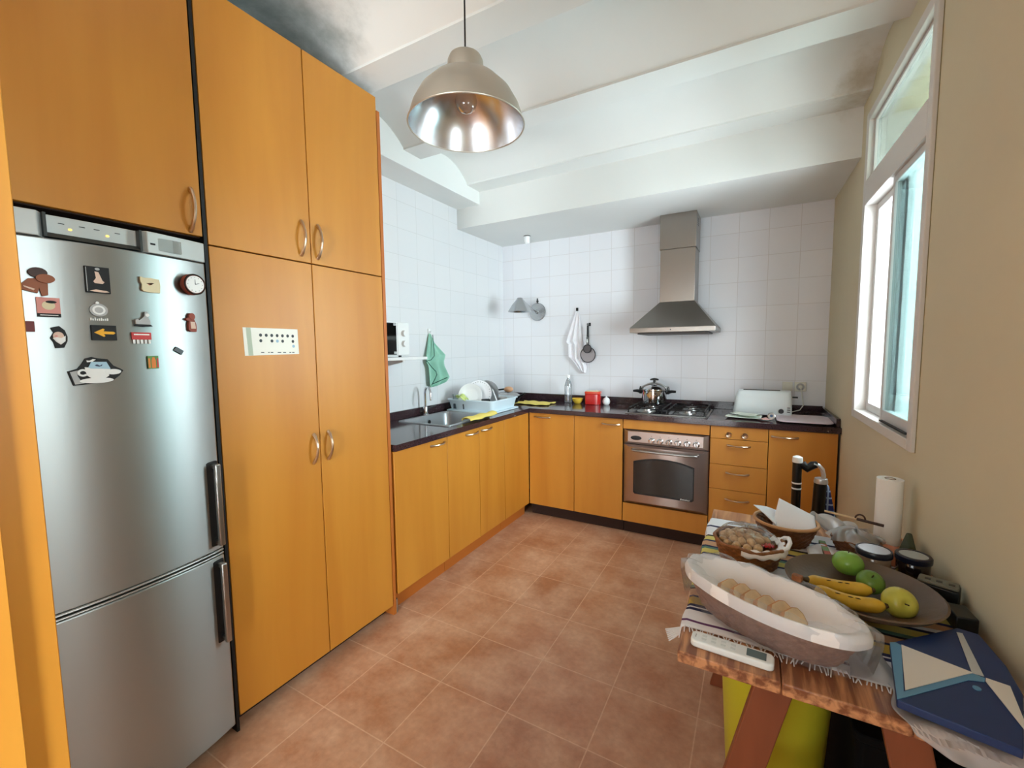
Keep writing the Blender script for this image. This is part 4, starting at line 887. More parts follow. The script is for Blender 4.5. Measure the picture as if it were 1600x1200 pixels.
MB().tube([(.188*math.cos(2*PI*i/64), .188*math.sin(2*PI*i/64), 0) for i in range(64)], .0028, 8, closed=True).build('rim', OUT, t)
MB().lathe([(.057, .150), (.059, .157), (.057, .198), (.051, .211), (.020, .215), (.012, .220), (0, .222), (0, .210), (.04, .204), (.05, .195), (.053, .156)], 40).build('neck', OUT, t)
MB().cyl((0, 0, .205), (0, 0, .130), .020).build('lamp_socket', WHT, t)
MB().lathe([(.013, .135), (.018, .118), (.032, .092), (.036, .074), (.030, .052), (.014, .040), (0, .037)], 28).build('bulb', GLS, t)
MB().tube([(0, 0, .218), (.001, 0, .40), (0, 0, 2.75-2.122)], .0028, 8).build('cord', BLK, t)
MB().lathe([(.045, 2.752-2.122), (.045, .606), (.03, .588), (0, .586)], 28).build('ceiling_cap', WHT, t)

# ------------------------------------------------------------------ small table at the right wall
TT = 0.700
PINE = woodmat('pine_board', (206, 150, 102), (150, 92, 56), sc=2.2, stretch=(14, 1.2, 6), rough=.45, ring=0)
PINEM = woodmat('pine_table_top', (204, 148, 104), (128, 78, 50), sc=6, stretch=(9, .8, 9), rough=.4, con=.10)
LEGM = mat('reddish_brown_plank', (136, 76, 48), .5, var=.15, vs=6, stretch=(4, 4, .6))
t = thing('wooden_table', (0, 0, 0), 'small pine table with plank top and splayed legs against the right wall', 'table')
for x0, x1 in ((-.135, .068), (.0695, .275), (.2765, .486)):
    MB().box(x0, x1, 1.000, 1.990, TT-.028, TT).build('board', PINEM, t, bevel=.003)
def plank(p0, p1, w_, th, name='leg'):
    """flat plank from p0 to p1, wide across x, th deep in y"""
    p0, p1 = Vector(p0), Vector(p1); h = w_/2
    b_ = [(p0.x-h, p0.y-th/2, p0.z), (p0.x+h, p0.y-th/2, p0.z), (p0.x+h, p0.y+th/2, p0.z), (p0.x-h, p0.y+th/2, p0.z)]
    c_ = [(p1.x-h, p1.y-th/2, p1.z), (p1.x+h, p1.y-th/2, p1.z), (p1.x+h, p1.y+th/2, p1.z), (p1.x-h, p1.y+th/2, p1.z)]
    return MB().hexa(b_, c_).build(name, LEGM, t, bevel=.003)
for y in (1.09, 1.87):
    plank((-.085, y, 0), (.070, y, TT-.029), .075, .028)
    plank((.415, y, 0), (.275, y, TT-.029), .075, .028)
    MB().box(.030, .35, y+.015, y+.037, TT-.085, TT-.029).build('rail', LEGM, t, bevel=.002)
for y in (1.09, 1.87): MB().box(-.01, .34, y+.0145, y+.034, .29, .34).build('cross_bar', LEGM, t, bevel=.002)

NAVY = (34, 38, 78); YW = (214, 200, 110); WH = (232, 232, 236); TAN = (206, 160, 124); TEAL = (92, 132, 116); BKK = (26, 26, 34); PUR = (90, 44, 92)
stops = [(0, WH), (.035, PUR), (.046, WH), (.105, NAVY), (.118, WH), (.126, NAVY), (.142, (196, 168, 76)), (.19, NAVY), (.203, TAN), (.245, BKK), (.255, TEAL), (.275, YW), (.315, NAVY), (.33, WH), (.35, TAN), (.385, NAVY), (.40, YW), (.44, TEAL), (.455, BKK), (.47, WH), (.56, NAVY), (.575, YW), (.62, TEAL), (.64, NAVY), (.655, TAN), (.70, NAVY), (.715, YW), (.76, BKK), (.775, WH), (.88, NAVY), (.90, WH)]
CLM = rampmat('striped_woven_cloth', 'Y', stops, lo=1.095, hi=1.870)
def clf(u, v):
    s_ = -.175+.655*u; y = 1.095+.775*v+.004*math.sin(9*u)
    if s_ < -.137: dz = -(abs(s_)-.137)*.9; x = -.139-.003*math.sin(30*v)-(abs(s_)-.137)*.15
    else: dz = 0; x = s_
    return (x, y, TT+.0022+max(dz, -.05)+.0008*math.sin(40*u)*math.sin(31*v))
cl = tag(MB().grid(clf, 60, 70).build('table_runner', CLM, solid=.0016), 'striped woven runner in navy, yellow and white lying across the table', 'tablecloth')
FRG = mat('white_fringe', (232, 230, 232), .9)
m_ = MB(); rnd = random.Random(3)
for i in range(74):
    x = -.130+i*.0082+rnd.uniform(-.003, .003)
    if x > .47: break
    a = rnd.uniform(-.012, .012); l = rnd.uniform(.018, .034)
    m_.tube([(x, 1.098, TT+.003), (x+a*.4, 1.098-l*.5, TT+.0045), (x+a, 1.098-l, TT+.0022)], [.0012, .0016, .0012], 5)
for k in range(7):
    y = 1.10+.004*k; m_.tube([(-.142, y, TT-.02), (-.152-.003*k, y-.010, TT-.028), (-.166-.002*k, y-.022, TT-.036+.002*k)], [.0014, .002, .0016], 5)
o = m_.build('fringe', FRG, cl); o['kind'] = 'stuff'

TC = TT+.0035                                   # top of the runner
# wicker surface: rows of rods weaving in and out
def wicker(name, parent, prof, a, b, mt, rows=None, k=22, amp=.0022, nu=132, nv=44):
    def pr(v):
        x = v*(len(prof)-1); i = min(int(x), len(prof)-2); f = x-i
        return prof[i][0]*(1-f)+prof[i+1][0]*f, prof[i][1]*(1-f)+prof[i+1][1]*f
    R_ = rows or 9
    def fn(u, v):
        f, z = pr(v); row = v*R_; ph = PI*(int(row) % 2)
        q = amp*math.sin(k*2*PI*u+ph)*math.sin(PI*(row % 1)); th_ = 2*PI*u
        return ((a*f+q)*math.cos(th_), (b*f+q)*math.sin(th_), z)
    m_ = MB().grid(fn, nu, nv, closeu=True)
    m_._add([(a*prof[0][0]*math.cos(2*PI*i/32), b*prof[0][0]*math.sin(2*PI*i/32), prof[0][1]+.001) for i in range(32)], [tuple(range(32))])
    return m_.build(name, mt, parent, solid=.004, ang=60)
WK = mat('brown_wicker', (156, 100, 56), .55, var=.35, vs=60, bump=.3, bs=200)
WKD = mat('dark_wicker', (116, 72, 42), .55, var=.35, vs=60, bump=.3, bs=200)
WKP = mat('pinkish_wicker', (150, 112, 96), .6, var=.3, vs=60, bump=.3, bs=200)
LIN = mat('white_liner', (246, 248, 252), .7, bump=.15, bs=40)
PLA = glassmat('clear_crinkled_plastic', (.96, .97, .98), .04, white=.08, rough=.25)
PLB = glassmat('milky_plastic', (.9, .92, .95), .08, white=.42, rough=.2)
def ptor(z, a, b, r, n=60): return [(a*math.cos(2*PI*i/n), b*math.sin(2*PI*i/n), z) for i in range(n)]

# long oval bread basket
t = thing('bread_basket', (.038, 1.185, TC+.002), 'long oval basket lined with white cloth and wrapped in clear plastic, holding bread', 'basket', rz=-.47)
A, B = .198, .092
wicker('basket_body', t, [(.80, 0), (.86, .02), (.93, .05), (.98, .082)], A, B, WKP, k=26)
def liner(u, v):
    th_ = 2*PI*u; w1 = .0025*math.sin(7*th_)+.002*math.sin(13*th_+1)
    P = [(.0, .020), (.50, .020), (.72, .030), (.86, .066), (.955, .094), (1.03, .096), (1.065, .080), (1.06, .066)]
    x = v*(len(P)-1); i = min(int(x), len(P)-2); f = x-i; r = P[i][0]*(1-f)+P[i+1][0]*f; z = P[i][1]*(1-f)+P[i+1][1]*f
    return ((A*r+w1*v)*math.cos(th_), (B*r+w1*v)*math.sin(th_), z+w1*.6*v)
MB().grid(liner, 90, 32, closeu=True).build('liner', LIN, t, sub=1)
def wrap(u, v):
    th_ = 2*PI*u; w1 = .003*math.sin(11*th_)+.004*math.sin(5*th_+2)+.0015*math.sin(29*th_)
    P = [(1.02, .005), (1.05, .03), (1.09, .07), (1.09, .094), (1.0, .102), (.85, .100)]
    x = v*(len(P)-1); i = min(int(x), len(P)-2); f = x-i; r = P[i][0]*(1-f)+P[i+1][0]*f; z = P[i][1]*(1-f)+P[i+1][1]*f
    bulge = 1+.04*max(0, math.cos(th_))**8
    return ((A*r*bulge+w1)*math.cos(th_), (B*r+w1)*math.sin(th_), z+w1*.8+(.003*math.sin(17*th_) if v > .5 else 0))
MB().grid(wrap, 120, 24, closeu=True).build('plastic_wrap', PLA, t)
BREAD = mat('bread_crumb', (232, 208, 170), .9, var=.15, vs=40, bump=.4, bs=80); CRUST = mat('bread_crust', (196, 140, 92), .8)
for i in range(6):
    x = -.075+i*.031; o = thing('bread_slice', (0, 0, 0), ('pale bread slice in the oval basket, %s' % ('nearest the left end', 'second from the left end', 'third from the left end', 'third from the right end', 'second from the right end', 'nearest the right end')[i]), 'bread', group='bread slices in the oval basket')
    M_ = t_mat = Matrix.Translation((.038, 1.185, TC+.002)) @ Matrix.Rotation(-.47, 4, 'Z')
    o.location = M_ @ Vector((x, .004*math.sin(i*2), .034)); o.rotation_euler = (0, -.75, -.47+.05*math.sin(i))
    pl_ = [(-.034, 0), (.034, 0), (.040, .022), (.034, .038), (.018, .044), (-.018, .045), (-.034, .036), (-.040, .020)]
    MB().prism(pl_, -.007, .007, 'yz').build('crust', CRUST, o, bevel=.003); MB().prism([(a*.9, b*.92+.002) for a, b in pl_], -.0075, .0075, 'yz').build('crumb', BREAD, o, bevel=.001)
t = thing('cork_piece', (.110, 1.258, TC+.098), 'small brown cork piece on the back rim of the oval basket', 'cork', rz=-.4)
MB().prism(rrect(-.011, .011, -.008, .008, .003), 0, .016).build('body', mat('cork_brown', (150, 92, 52), .7, var=.3, vs=80), t, bevel=.002)
t.location.z = TC+.100

# nut basket
t = thing('nut_basket', (.000, 1.538, TC+.001), 'round brown wicker basket full of walnuts, nearest the left table edge', 'basket')
wicker('basket_body', t, [(.80, 0), (.84, .02), (.93, .045), (1, .068)], .098, .092, WK, k=20)
def wavering(u):
    th_ = 2*PI*u; return (.099*math.cos(th_), .093*math.sin(th_), .070+.003*math.sin(6*th_))
MB().tube([wavering(i/60) for i in range(60)], .0055, 8, closed=True).build('rim', WK, t)
def doily(u, v):
    th_ = -1.75+2.5*u; r = 1.04-.30*v if v < .5 else .89-.25*(v-.5); z = .076-.030*abs(v-.35)*(2.2 if v < .35 else .6)+.003*math.sin(17*th_)
    r = 1.09-.28*v
    return (.099*r*math.cos(th_), .093*r*math.sin(th_), z)
MB().grid(doily, 50, 10).build('lace_doily', LIN, t, solid=.0015)
MB().tube([(.084, .045, .066), (.100, .046, .078), (.110, .028, .086), (.112, 0, .084), (.104, -.026, .074), (.09, -.036, .066)], .0065, 8).build('handle', lab and LIN, t)
def nutf(d):
    a = math.atan2(d[1], d[0]); return 1+.05*math.sin(5*a)*math.sin(7*d[2])+.04*math.cos(11*d[2]+3*a)+(.05 if abs(d[1]) < .12 else 0)
NUT = mat('walnut_shell', (222, 190, 146), .6, var=.25, vs=60, c2=(186, 144, 96))
rnd = random.Random(5); base = None; spots = []
lay = [(.032, 13, .073), (.0, 1, .080), (.016, 6, .082)]
for ring_, (R_, n_, z_) in enumerate([(.064, 13, .062), (.040, 9, .074), (.016, 4, .083)]):
    for k in range(n_):
        a = 2*PI*k/n_+ring_*.3
        x, y = R_*math.cos(a)-.010, R_*math.sin(a)+.004
        if x > .036 and y < .02: continue
        spots.append((x, y, z_+rnd.uniform(-.003, .003)))
zone = lambda x, y: ('left' if x < -.02 else 'right' if x > .02 else 'middle')
for i, (x, y, z) in enumerate(spots):
    if base is None:
        base = MB().sphere((0, 0, 0), .0165, .0135, .0140, 16, 10, nutf).build('walnut', NUT)
        tag(base, '', 'nut', 'walnuts heaped in the round basket'); w_ = base
    else: w_ = base.copy(); COL.objects.link(w_)
    w_.location = (x, 1.538+y, TC+z); w_.rotation_euler = (rnd.uniform(0, 3), rnd.uniform(0, 3), rnd.uniform(0, 3))
    w_['label'] = 'beige walnut among the walnuts heaped in the round wicker basket'
def hood(u, v):
    th_ = 2*PI*u; q = .004*math.sin(9*th_+4*v)+.003*math.sin(17*th_)
    r = (.083*(1-v)**.6+.001)+q*(1-v)*1; return ((r)*math.cos(th_)-.006, r*math.sin(th_)+.004, .083+.030*(1-(1-v)**2)+.004*math.sin(8*th_)*(v))
tag(MB().grid(hood, 80, 16, closeu=True).build('plastic_bag', PLA, loc=(.0, 1.538, TC)), 'clear plastic bag covering the walnuts in the round basket', 'bag')
t = thing('red_sweet_packet', (.052, 1.518, TC+.070), 'small shiny red sweet wrapper beside the walnuts', 'packet', rz=.4)
m_ = MB().grid(lambda u, v: (.018*(2*u-1), .012*(2*v-1)*(1-.3*abs(2*u-1)), .008*math.sin(PI*u)*math.sin(PI*v)+.002*math.sin(20*u)), 16, 10); m_.grid(lambda u, v: (.018*(2*u-1), .012*(2*v-1)*(1-.3*abs(2*u-1)), -.004*math.sin(PI*u)*math.sin(PI*v)+.002*math.sin(20*u)), 16, 10)
m_.build('wrapper', mat('red_foil', (196, 36, 44), .25, .5), t)

# second basket with white napkin
t = thing('napkin_basket', (.112, 1.762, TC+.001), 'dark wicker basket with a white paper napkin standing in it, behind the walnuts', 'basket')
wicker('basket_body', t, [(.72, 0), (.80, .02), (.93, .05), (1, .072)], .094, .088, WKD, k=18)
MB().tube([(.096*math.cos(2*PI*i/60), .090*math.sin(2*PI*i/60), .074) for i in range(60)], .0055, 8, closed=True).build('rim', mat('light_wicker_rim', (198, 150, 104), .6), t)
NAP = mat('white_paper_napkin', (240, 242, 250), .8)
t = thing('paper_napkin', (.112, 1.762, TC+.02), 'large white folded paper napkin poking up from the dark basket', 'napkin')
def nap1(u, v):
    p00, p10, p11, p01 = Vector((-.045, -.055, .030)), Vector((.088, -.030, .045)), Vector((.088, .045, .070)), Vector((-.020, .045, .118))
    p = p00.lerp(p10, u).lerp(p01.lerp(p11, u), v); return (p.x, p.y, p.z+.006*math.sin(PI*u)*math.sin(PI*v))
MB().grid(nap1, 16, 16).build('front_fold', NAP, t, solid=.002)
def nap2(u, v):
    p00, p10, p11, p01 = Vector((-.100, -.012, .098)), Vector((-.03, -.050, .048)), Vector((-.02, .04, .070)), Vector((-.085, .030, .085))
    p = p00.lerp(p10, u).lerp(p01.lerp(p11, u), v); return (p.x, p.y, p.z+.004*math.sin(PI*u))
MB().grid(nap2, 14, 14).build('side_fold', NAP, t, solid=.002)
t = tag(MB().grid(lambda u, v: (-.05+.10*u, -.04+.08*v, .004+.012*math.sin(PI*u)*v+.003*math.sin(9*u+4*v)), 14, 12).build('crumpled_napkin', NAP, solid=.002, loc=(.222, 1.700, TC+.001)), 'white crumpled paper lying right of the dark basket', 'napkin')
tag(MB().prism(rrect(-.06, .06, -.05, .05, .01), 0, .004).build('wooden_board', PINE, bevel=.001, loc=(-.055, 1.925, TT+.0005)), 'thin pale wood board at the far left corner of the table', 'board')

# fruit bowl
BX, BY = .262, 1.410
t = thing('fruit_bowl', (BX, BY, TC+.0005), 'wide shallow brown-grey bowl holding fruit', 'bowl')
MB().lathe([(.060, 0), (.068, .001), (.120, .020), (.158, .042), (.170, .056), (.1655, .058), (.152, .046), (.115, .026), (.065, .009), (0, .008)], 72).build('dish', mat('brown_grey_stoneware', (106, 88, 72), .45, var=.25, vs=5, bump=.1, bs=80), t)
def applef(d):
    z = d[2]; return 1-.16*max(0, z)**8*1.6-.10*max(0, -z)**6+.03*(1-z*z)
def apple(name, loc, r, mt, label, rx=0, ry=0):
    t = thing(name, loc, label, 'apple', rx=rx, ry=ry)
    def f(d):
        rr = math.hypot(d[0], d[1]); k = 1.02-.30*math.exp(-(rr/.30)**2)*(1 if d[2] > 0 else .5); return k*(1-.04*max(0, -d[2]))
    MB().sphere((0, 0, 0), r, r, r*.94, 28, 22, f).build('fruit', mt, t)
    MB().tube([(0, 0, r*.60), (.001, 0, r*.78), (.003, 0, r*.98)], [.0018, .0013, .0017], 6).build('stem', DBRN, t)
    return t
GA = mat('green_apple_skin', (128, 178, 74), .25, var=.12, vs=30, spec=.6); YA = mat('yellow_apple_skin', (198, 194, 84), .3, var=.1, vs=25, c2=(180, 178, 70))
zb = TC+.0005
apple('green_apple', (.252, 1.517, zb+.0625), .037, GA, 'large green apple at the back of the fruit bowl', rx=-.25)
apple('green_apple', (.292, 1.452, zb+.048), .031, mat('dark_green_apple_skin', (104, 142, 58), .3, var=.15, vs=25), 'smaller half-hidden green apple between bananas and yellow apple', rx=.5)
apple('yellow_apple', (.333, 1.368, zb+.0475), .036, YA, 'round yellow-green apple at the right of the bananas', rx=1.1, ry=.5)
BAN = mat('banana_skin', (222, 186, 62), .4, var=.12, vs=18, c2=(204, 164, 48)); BTIP = mat('banana_tip', (74, 58, 30), .6)
def banana(loc, rz, L_, bend, r, label):
    t = thing('banana', loc, label, 'banana', rz=rz, group='bananas in the fruit bowl')
    pts_ = []; rr = []
    for i in range(19):
        s_ = -1+2*i/18; pts_.append((L_/2*s_, bend*(1-s_*s_)-bend/2, .012*s_*s_)); rr.append(r*min(1, (1-abs(s_)**5)*1.0+.22))
    MB().tube(pts_, rr, 6).build('peel', BAN, t, sub=2, ang=180)
    e0 = Vector(pts_[0]); d0 = (e0-Vector(pts_[1])).normalized(); MB().tube([e0-d0*.004, e0+d0*.006, e0+d0*.016], [r*.40, r*.26, r*.24], 8).build('stalk', BTIP, t)
    e1 = Vector(pts_[-1]); d1 = (e1-Vector(pts_[-2])).normalized(); MB().tube([e1-d1*.002, e1+d1*.004], [r*.34, r*.2], 8).build('tip', BTIP, t)
    for (a, b) in ((-.3, .3), (.25, -.2), (.05, .5)):
        s_ = a; x = L_/2*s_; MB().sphere((x, bend*(1-s_*s_)-bend/2-r*.38, .012*s_*s_+r*.80), .006, .0013, .0013, 8, 6).build('dark_spot', BTIP, t)
    return t
banana((.216, 1.410, zb+.033), .12, .150, .012, .0215, 'upper banana, lying between green apple and the other banana')
banana((.229, 1.350, zb+.0315), -.10, .150, -.004, .0215, 'lower banana with dark marks, nearest the bread basket')

# white remote control
t = thing('remote_control', (-.026, 1.0455, TT+.0005), 'white air-conditioner remote with grey screen on the bare front table edge', 'remote', rz=-.05)
MB().prism(rrect(-.085, .083, -.021, .021, .012, 6), 0, .017).build('case', mat('remote_white', (232, 240, 242), .35), t, bevel=.004, seg=3)
lab(MB().box(.030, .068, -.013, .013, .0171, .0178).build('screen', mat('grey_lcd', (98, 118, 122), .2), t), 'dark grey display')
for i in range(4):
    for j in range(2): MB().box(-.062+i*.020, -.052+i*.020, -.010+j*.013, -.003+j*.013, .0171, .0182).build('key', mat('remote_key', (214, 224, 226), .5) if (i+j) == 0 else bpy.data.materials['remote_key'], t, bevel=.0006, seg=1)
MB().box(-.076, -.074, -.006, .006, .0171, .0176).build('key_mark', GRY, t)

# jars, boxes and packets along the wall
t = thing('cocoa_jar', (.328, 1.612, TC+.0005), 'squat jar with dark rim and pale silver lid, left one of the two jars', 'jar')
MB().lathe([(.038, 0), (.040, .003), (.040, .062), (.037, .066), (0, .066)], 40).build('glass_body', mat('brown_jar_content', (150, 126, 104), .15, coat=.5, var=.3, vs=25), t)
MB().lathe([(.0435, .066), (.044, .068), (.044, .080), (.042, .083), (.038, .083), (.038, .066)], 40, closed=True).build('lid_rim', mat('dark_blue_lid', (22, 26, 44), .3), t)
lab(MB().lathe([(.038, .0665), (.038, .0815), (0, .082)], 40).build('lid_top', mat('silver_lid_print', (196, 202, 214), .3, .3), t), 'pale silver lid disc')
t = thing('coffee_jar', (.424, 1.640, TC+.0005), 'dark squat jar with pale lid, right one of the two jars by the wall', 'jar')
MB().lathe([(.037, 0), (.039, .003), (.039, .054), (.036, .058), (0, .058)], 40).build('glass_body', mat('dark_jar_content', (30, 22, 22), .12, coat=.5), t)
MB().lathe([(.042, .058), (.0425, .060), (.0425, .072), (.040, .075), (.033, .075), (.033, .058)], 40, closed=True).build('lid_rim', bpy.data.materials['dark_blue_lid'], t)
MB().lathe([(.033, .0585), (.033, .0735), (0, .074)], 40).build('lid_top', mat('grey_lid_print', (168, 174, 172), .4), t)
t = thing('small_radio', (.450, 1.520, TC+.0005), 'low black box with grey top between fruit bowl and wall', 'radio', rz=-.35)
MB().box(-.045, .038, -.024, .024, 0, .050).build('case', BLK, t, bevel=.003)
MB().prism(rrect(-.043, .036, -.021, .021, .008), .0502, .058).build('top_panel', mat('olive_grey_plastic', (104, 104, 92), .5), t, bevel=.002)
for a in (-.030, -.008, .016): MB().box(a, a+.012, -.008, .003, .0581, .0588).build('button', BLK, t)
t = thing('black_case', (.452, 1.420, TC+.0005), 'flat black case against the wall right of the fruit bowl', 'case', rz=.05)
MB().box(-.014, .028, -.04, .03, 0, .038).build('case_body', BLK, t, bevel=.003)
t = thing('clay_packet', (.400, 1.735, TC+.0005), 'flat terracotta-coloured paper packet behind the two jars', 'packet', rz=-.5)
MB().box(-.038, .038, -.030, .030, 0, .045).build('packet_body', mat('terracotta_paper', (176, 112, 84), .7, var=.1, vs=20), t, bevel=.004)
t = thing('green_pouch', (.452, 1.795, TC+.0005), 'small dark green folded pouch standing against the wall', 'pouch', rz=-.1)
MB().hexa([(-.022, -.045, 0), (.018, -.045, 0), (.018, .045, 0), (-.022, .045, 0)], [(-.006, -.040, .052), (.010, -.040, .052), (.010, .035, .075), (-.004, .035, .075)]).build('pouch_body', mat('dark_green_cloth', (64, 70, 50), .9), t, bevel=.004)
t = thing('paper_roll', (.424, 1.925, TT+.0005), 'upright white kitchen paper roll at the far end of the table', 'paper roll')
MB().lathe([(.013, 0), (.037, 0), (.037, .228), (.013, .228), (.013, 0)], 40).build('paper', mat('white_tissue', (240, 238, 234), .85, bump=.1, bs=120), t)
MB().lathe([(.0135, .001), (.0155, .001), (.0155, .229), (.0135, .229)], 32, closed=True).build('tube', mat('cardboard_tube', (110, 92, 76), .9), t)
# brown plastic-wrapped bowl in the middle back
t = thing('snack_bowl', (.310, 1.765, TC+.0005), 'dark brown round basket wrapped in crumpled clear plastic, between napkin and jars', 'basket')
wicker('basket_body', t, [(.70, 0), (.8, .015), (.95, .035), (1, .052)], .066, .060, WKD, k=14)
def crumple(u, v):
    th_ = 2*PI*u; q = .005*math.sin(7*th_+5*v)+.004*math.sin(13*th_+9*v); r = .074*(1-v)**.7+q*(1-v)
    return (r*math.cos(th_), r*.9*math.sin(th_), .045+.034*(1-(1-v)**2)+.006*math.sin(5*th_+7*v))
MB().grid(crumple, 80, 18, closeu=True).build('plastic_cover', glassmat('shiny_cellophane', (.92, .93, .94), .22, white=.28, rough=.15), t)
def bagf(u, v): return (-.062+.124*u+.008*math.sin(8*v), -.03+.05*v, .012+.075*math.sin(PI*(.15+.8*v))*(1-.35*u)+.009*math.sin(11*u+7*v))
tag(MB().grid(bagf, 30, 20).build('cellophane_bag', glassmat('milky_cellophane', (.92, .94, .95), .15, white=.5, rough=.2), solid=.0008, loc=(.262, 1.872, TC)), 'crumpled milky cellophane bag beyond the napkin basket', 'bag')
t = thing('striped_box', (.228, 1.585, TC+.0005), 'long narrow box striped green and red pointing at the fruit bowl', 'box', rz=.04)
SB = rampmat('green_red_bands', 'Y', [(0, TAN), (.12, (122, 156, 108)), (.36, (190, 96, 78)), (.55, (122, 156, 108)), (.74, (200, 120, 96)), (.86, (122, 156, 108))], lo=0, hi=.19, bump=0, rough=.6)
MB().box(-.009, .009, 0, .19, .0181, .0188).build('printed_top', SB, t); MB().box(-.009, .009, 0, .19, 0, .018).build('box_body', mat('olive_card', (84, 66, 38), .7), t, bevel=.001)
t = thing('wooden_skewer', (.302, 1.922, TC+.070), 'pale wooden stick with dark brown tip lying across the wrapped basket', 'utensil', rz=-.28, ry=.05)
MB().tube([(-.06, 0, 0), (.035, 0, 0)], .0038, 8).build('pale_end', mat('pale_stick', (220, 190, 150), .6), t); MB().tube([(.0352, 0, 0), (.11, 0, 0)], .0052, 8).build('dark_end', DBRN, t)
MB().tube([(.045+.014*math.cos(a), 0, .003+.016*math.sin(a)) for a in [PI*k/10 for k in range(11)]], .003, 6).build('loop', DBRN, t)
t = thing('red_lighter', (.292, 1.655, TC+.0005), 'small dark red glossy object beside the striped box', 'lighter', rz=.5)
MB().prism(rrect(-.018, .018, -.010, .010, .005), 0, .018).build('body', mat('dark_red_gloss', (130, 30, 32), .2), t, bevel=.002)
t = thing('pink_eraser', (.278, 1.6115, TC+.0005), 'pale pink little block left of the silver-lidded jar', 'box', rz=-.2)
MB().prism(rrect(-.008, .008, -.013, .013, .003), 0, .022).build('block', mat('pale_pink_card', (214, 182, 168), .6), t, bevel=.002)

# blue folder with cream panels on a white plastic bag, right front corner
t = thing('blue_folder', (0, 0, TT+.0175), 'big dark blue folder with cream triangular panels in the right front corner', 'folder')
BLU = mat('dark_blue_cover', (24, 50, 100), .45, var=.08, vs=6); BLE = mat('light_blue_edge', (92, 146, 182), .5); CRM = mat('cream_panel', (222, 218, 210), .6)
outl = [(.251, 1.007), (.401, .971), (.461, 1.133), (.470, 1.222), (.465, 1.333), (.431, 1.341), (.408, 1.320), (.281, 1.201)]
MB().prism(outl, 0, .016).build('cover', BLU, t, bevel=.002)
MB().prism([(.251, 1.007), (.263, 1.017), (.267, 1.036), (.300, 1.200), (.2915, 1.207), (.281, 1.201)], .0162, .0172).build('light_edge', BLE, t)
MB().prism([(.263, 1.017), (.386, 1.133), (.411, 1.141), (.416, 1.155), (.401, 1.161), (.386, 1.150), (.267, 1.036)], .0162, .0172).build('light_edge', BLE, t)
MB().prism([(.300, 1.200), (.270, 1.040), (.386, 1.148), (.401, 1.161)], .0174, .019).build('cream_panel', CRM, t)
MB().prism([(.422, 1.314), (.399, 1.160), (.416, 1.159), (.432, 1.315)], .0174, .0186).build('cream_strap', mat('grey_strap', (186, 190, 190), .6), t)
MB().prism([(.417, 1.154), (.413, 1.143), (.421, 1.025), (.431, 1.053), (.448, 1.147)], .0174, .019).build('cream_panel', CRM, t)
MB().cyl((.391, 1.112, .0162), (.391, 1.112, .0185), .006).build('snap_button', BLE, t)
def drape(u, v):
    x = .243+.235*u+.055*(1-u)*v; L_ = (.125+.05*u)*v; yb = 1.105-.02*u
    y = yb-L_; z = TT+.006+.004*math.sin(13*u+6*v)
    if y < .993: over = .993-y; y = .993-.004-.012*math.sin(3*u)*min(1, over*8)-.005*math.sin(11*u)-.1*over; z = TT+.004-over*.9
    sag = .012*math.sin(9*u+2*v)+.006*math.sin(21*u)
    return (x-.03*v*(1-u)+.01*math.sin(7*v), y+(sag*.25 if z > TT-.001 else sag*.4-.01), max(z, TT+.003) if y > .993 else z)
tag(MB().grid(drape, 44, 40).build('white_plastic_bag', PLB, solid=.001), 'white translucent plastic bag under the blue folder hanging over the table edge', 'bag')
def crum(u, v): return (-.04+.08*u+.006*math.sin(6*v), -.07+.14*v, .003+.016*math.sin(PI*u)*math.sin(PI*v)*(1+.4*math.sin(9*u+7*v)))
tag(MB().grid(crum, 24, 30).build('crumpled_bag', PLB, solid=.001, loc=(.232, 1.150, TC)), 'crumpled see-through plastic left of the blue folder', 'bag')

# under the table
t = thing('waste_bin', (.078, 1.415, .0005), 'lime yellow tapered waste bin under the table', 'bin')
LIME = mat('lime_plastic', (196, 196, 50), .4)
MB().lathe([(.110, 0), (.115, .006), (.141, .465), (.147, .467), (.147, .478), (.137, .478), (.111, .012), (0, .010)], 56).build('bin_body', LIME, t)
MB().lathe([(.136, .475), (.130, .30), (.118, .12), (.05, .10), (0, .10)], 56).build('bin_liner', BLK, t)
SBX = mat('under_table_shade_black', (16, 15, 15), .85, spec=.1)  # black for a box added to darken the space under the table
t = thing('shade_filler_box', (.345, 1.50, .0005), 'added black box standing in for the shade under the table, right of the bin', 'box')
MB().prism(rrect(-.105, .105, -.25, .25, .02), 0, .44).build('box_body', SBX, t, bevel=.004); MB().prism(rrect(-.110, .110, -.255, .255, .022), .4405, .462).build('lid', SBX, t, bevel=.004)
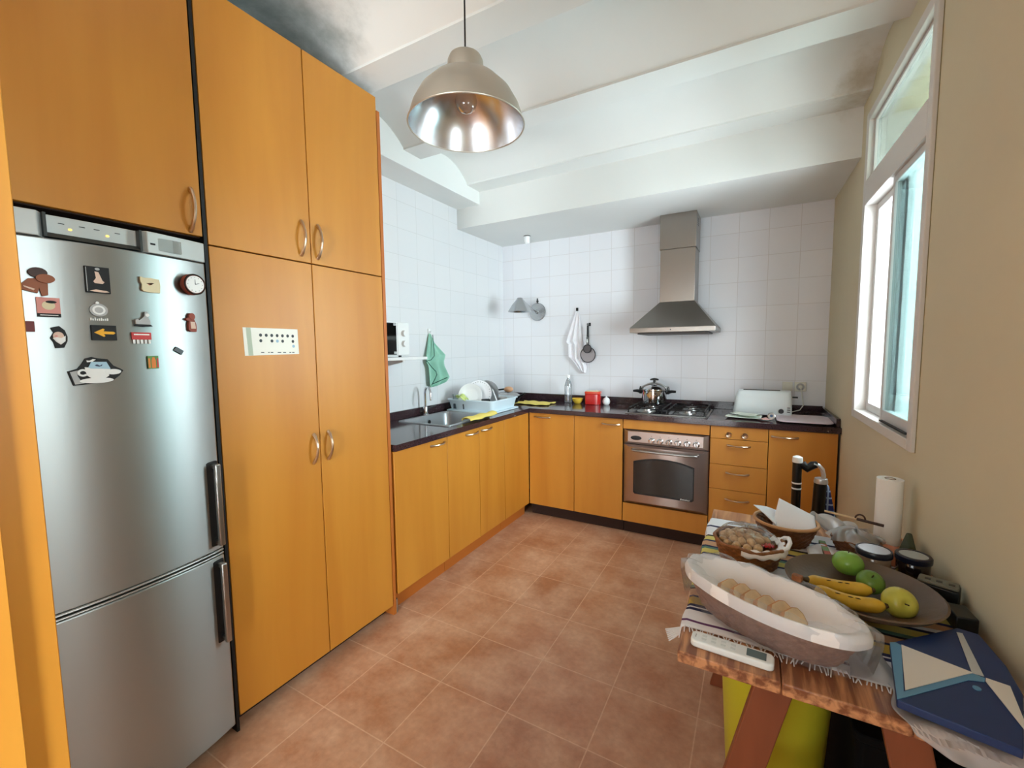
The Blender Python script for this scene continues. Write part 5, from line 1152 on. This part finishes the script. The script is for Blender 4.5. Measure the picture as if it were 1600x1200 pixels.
# folded trolley behind the table
t = thing('shopping_trolley', (.23, 2.30, 0), 'black folded trolley with silver handle collars and blue patterned bag behind the table', 'trolley')
MB().tube([(-.048, 0, .03), (-.048, 0, .87)], .0185, 16).build('post', BLK, t)
MB().lathe([(.020, .868), (.021, .874), (.019, .892), (.010, .897), (0, .898)], 24, (-.048, 0, 0)).build('grip_cap', WHT, t)
for z in (.745, .770): MB().lathe([(.0185, z), (.0195, z+.001), (.0195, z+.006), (.0185, z+.007)], 24, (-.048, 0, 0), closed=True).build('ring', WHT, t)
MB().tube([(-.030, 0, .862), (-.010, 0, .845), (.010, 0, .862), (.028, 0, .868)], [.018, .020, .018, .014], 12).build('hinge', BLK, t)
MB().tube([(.012, -.004, .868), (.030, -.004, .864), (.044, -.004, .848), (.050, -.004, .822), (.050, -.004, .806)], .009, 12, flat=1.3).build('silver_grip', mat('silver_plastic', (206, 208, 212), .3, .6), t)
MB().lathe([(.026, .785), (.027, .790), (.024, .806), (.012, .810)], 24, (.042, 0, 0)).build('collar', bpy.data.materials['silver_plastic'], t)
MB().tube([(.036, 0, .03), (.036, 0, .60), (.040, 0, .79)], [.024, .026, .024], 14).build('post', BLK, t)
CHK = tilemat('blue_patterned_cloth', 'XZ', .03, .03, (30, 50, 130), (24, 34, 90), (150, 180, 220), (0, 0), rough=.8, mortar=.004, bump=0)
MB().hexa([(.005, .030, .05), (.115, .030, .05), (.115, .15, .05), (.005, .15, .05)], [(.010, .010, .50), (.130, .010, .50), (.130, .12, .50), (.01, .12, .50)]).hexa([(.01, .010, .50), (.130, .010, .50), (.130, .12, .50), (.01, .12, .50)], [(.050, .000, .775), (.074, .000, .775), (.074, .04, .775), (.050, .04, .775)]).build('bag', CHK, t, bevel=.01)
MB().hexa([(-.01, -.045, .05), (.100, -.045, .05), (.100, .027, .05), (-.01, .027, .05)], [(.012, -.030, .655), (.085, -.030, .655), (.085, .027, .655), (.012, .027, .655)]).build('front_pocket', mat('navy_black_cloth', (18, 22, 44), .8), t, bevel=.008)
for x in (-.048, .06):
    m_ = MB(Matrix.Translation((x, .06, .06)) @ Matrix.Rotation(PI/2, 4, 'Y')); m_.lathe([(.045, -.01), (.058, -.012), (.0595, 0), (.058, .012), (.045, .01)], 28, closed=True); m_.lathe([(.046, -.006), (.046, .006), (0, .006)], 20); m_.build('wheel', BLK, t)
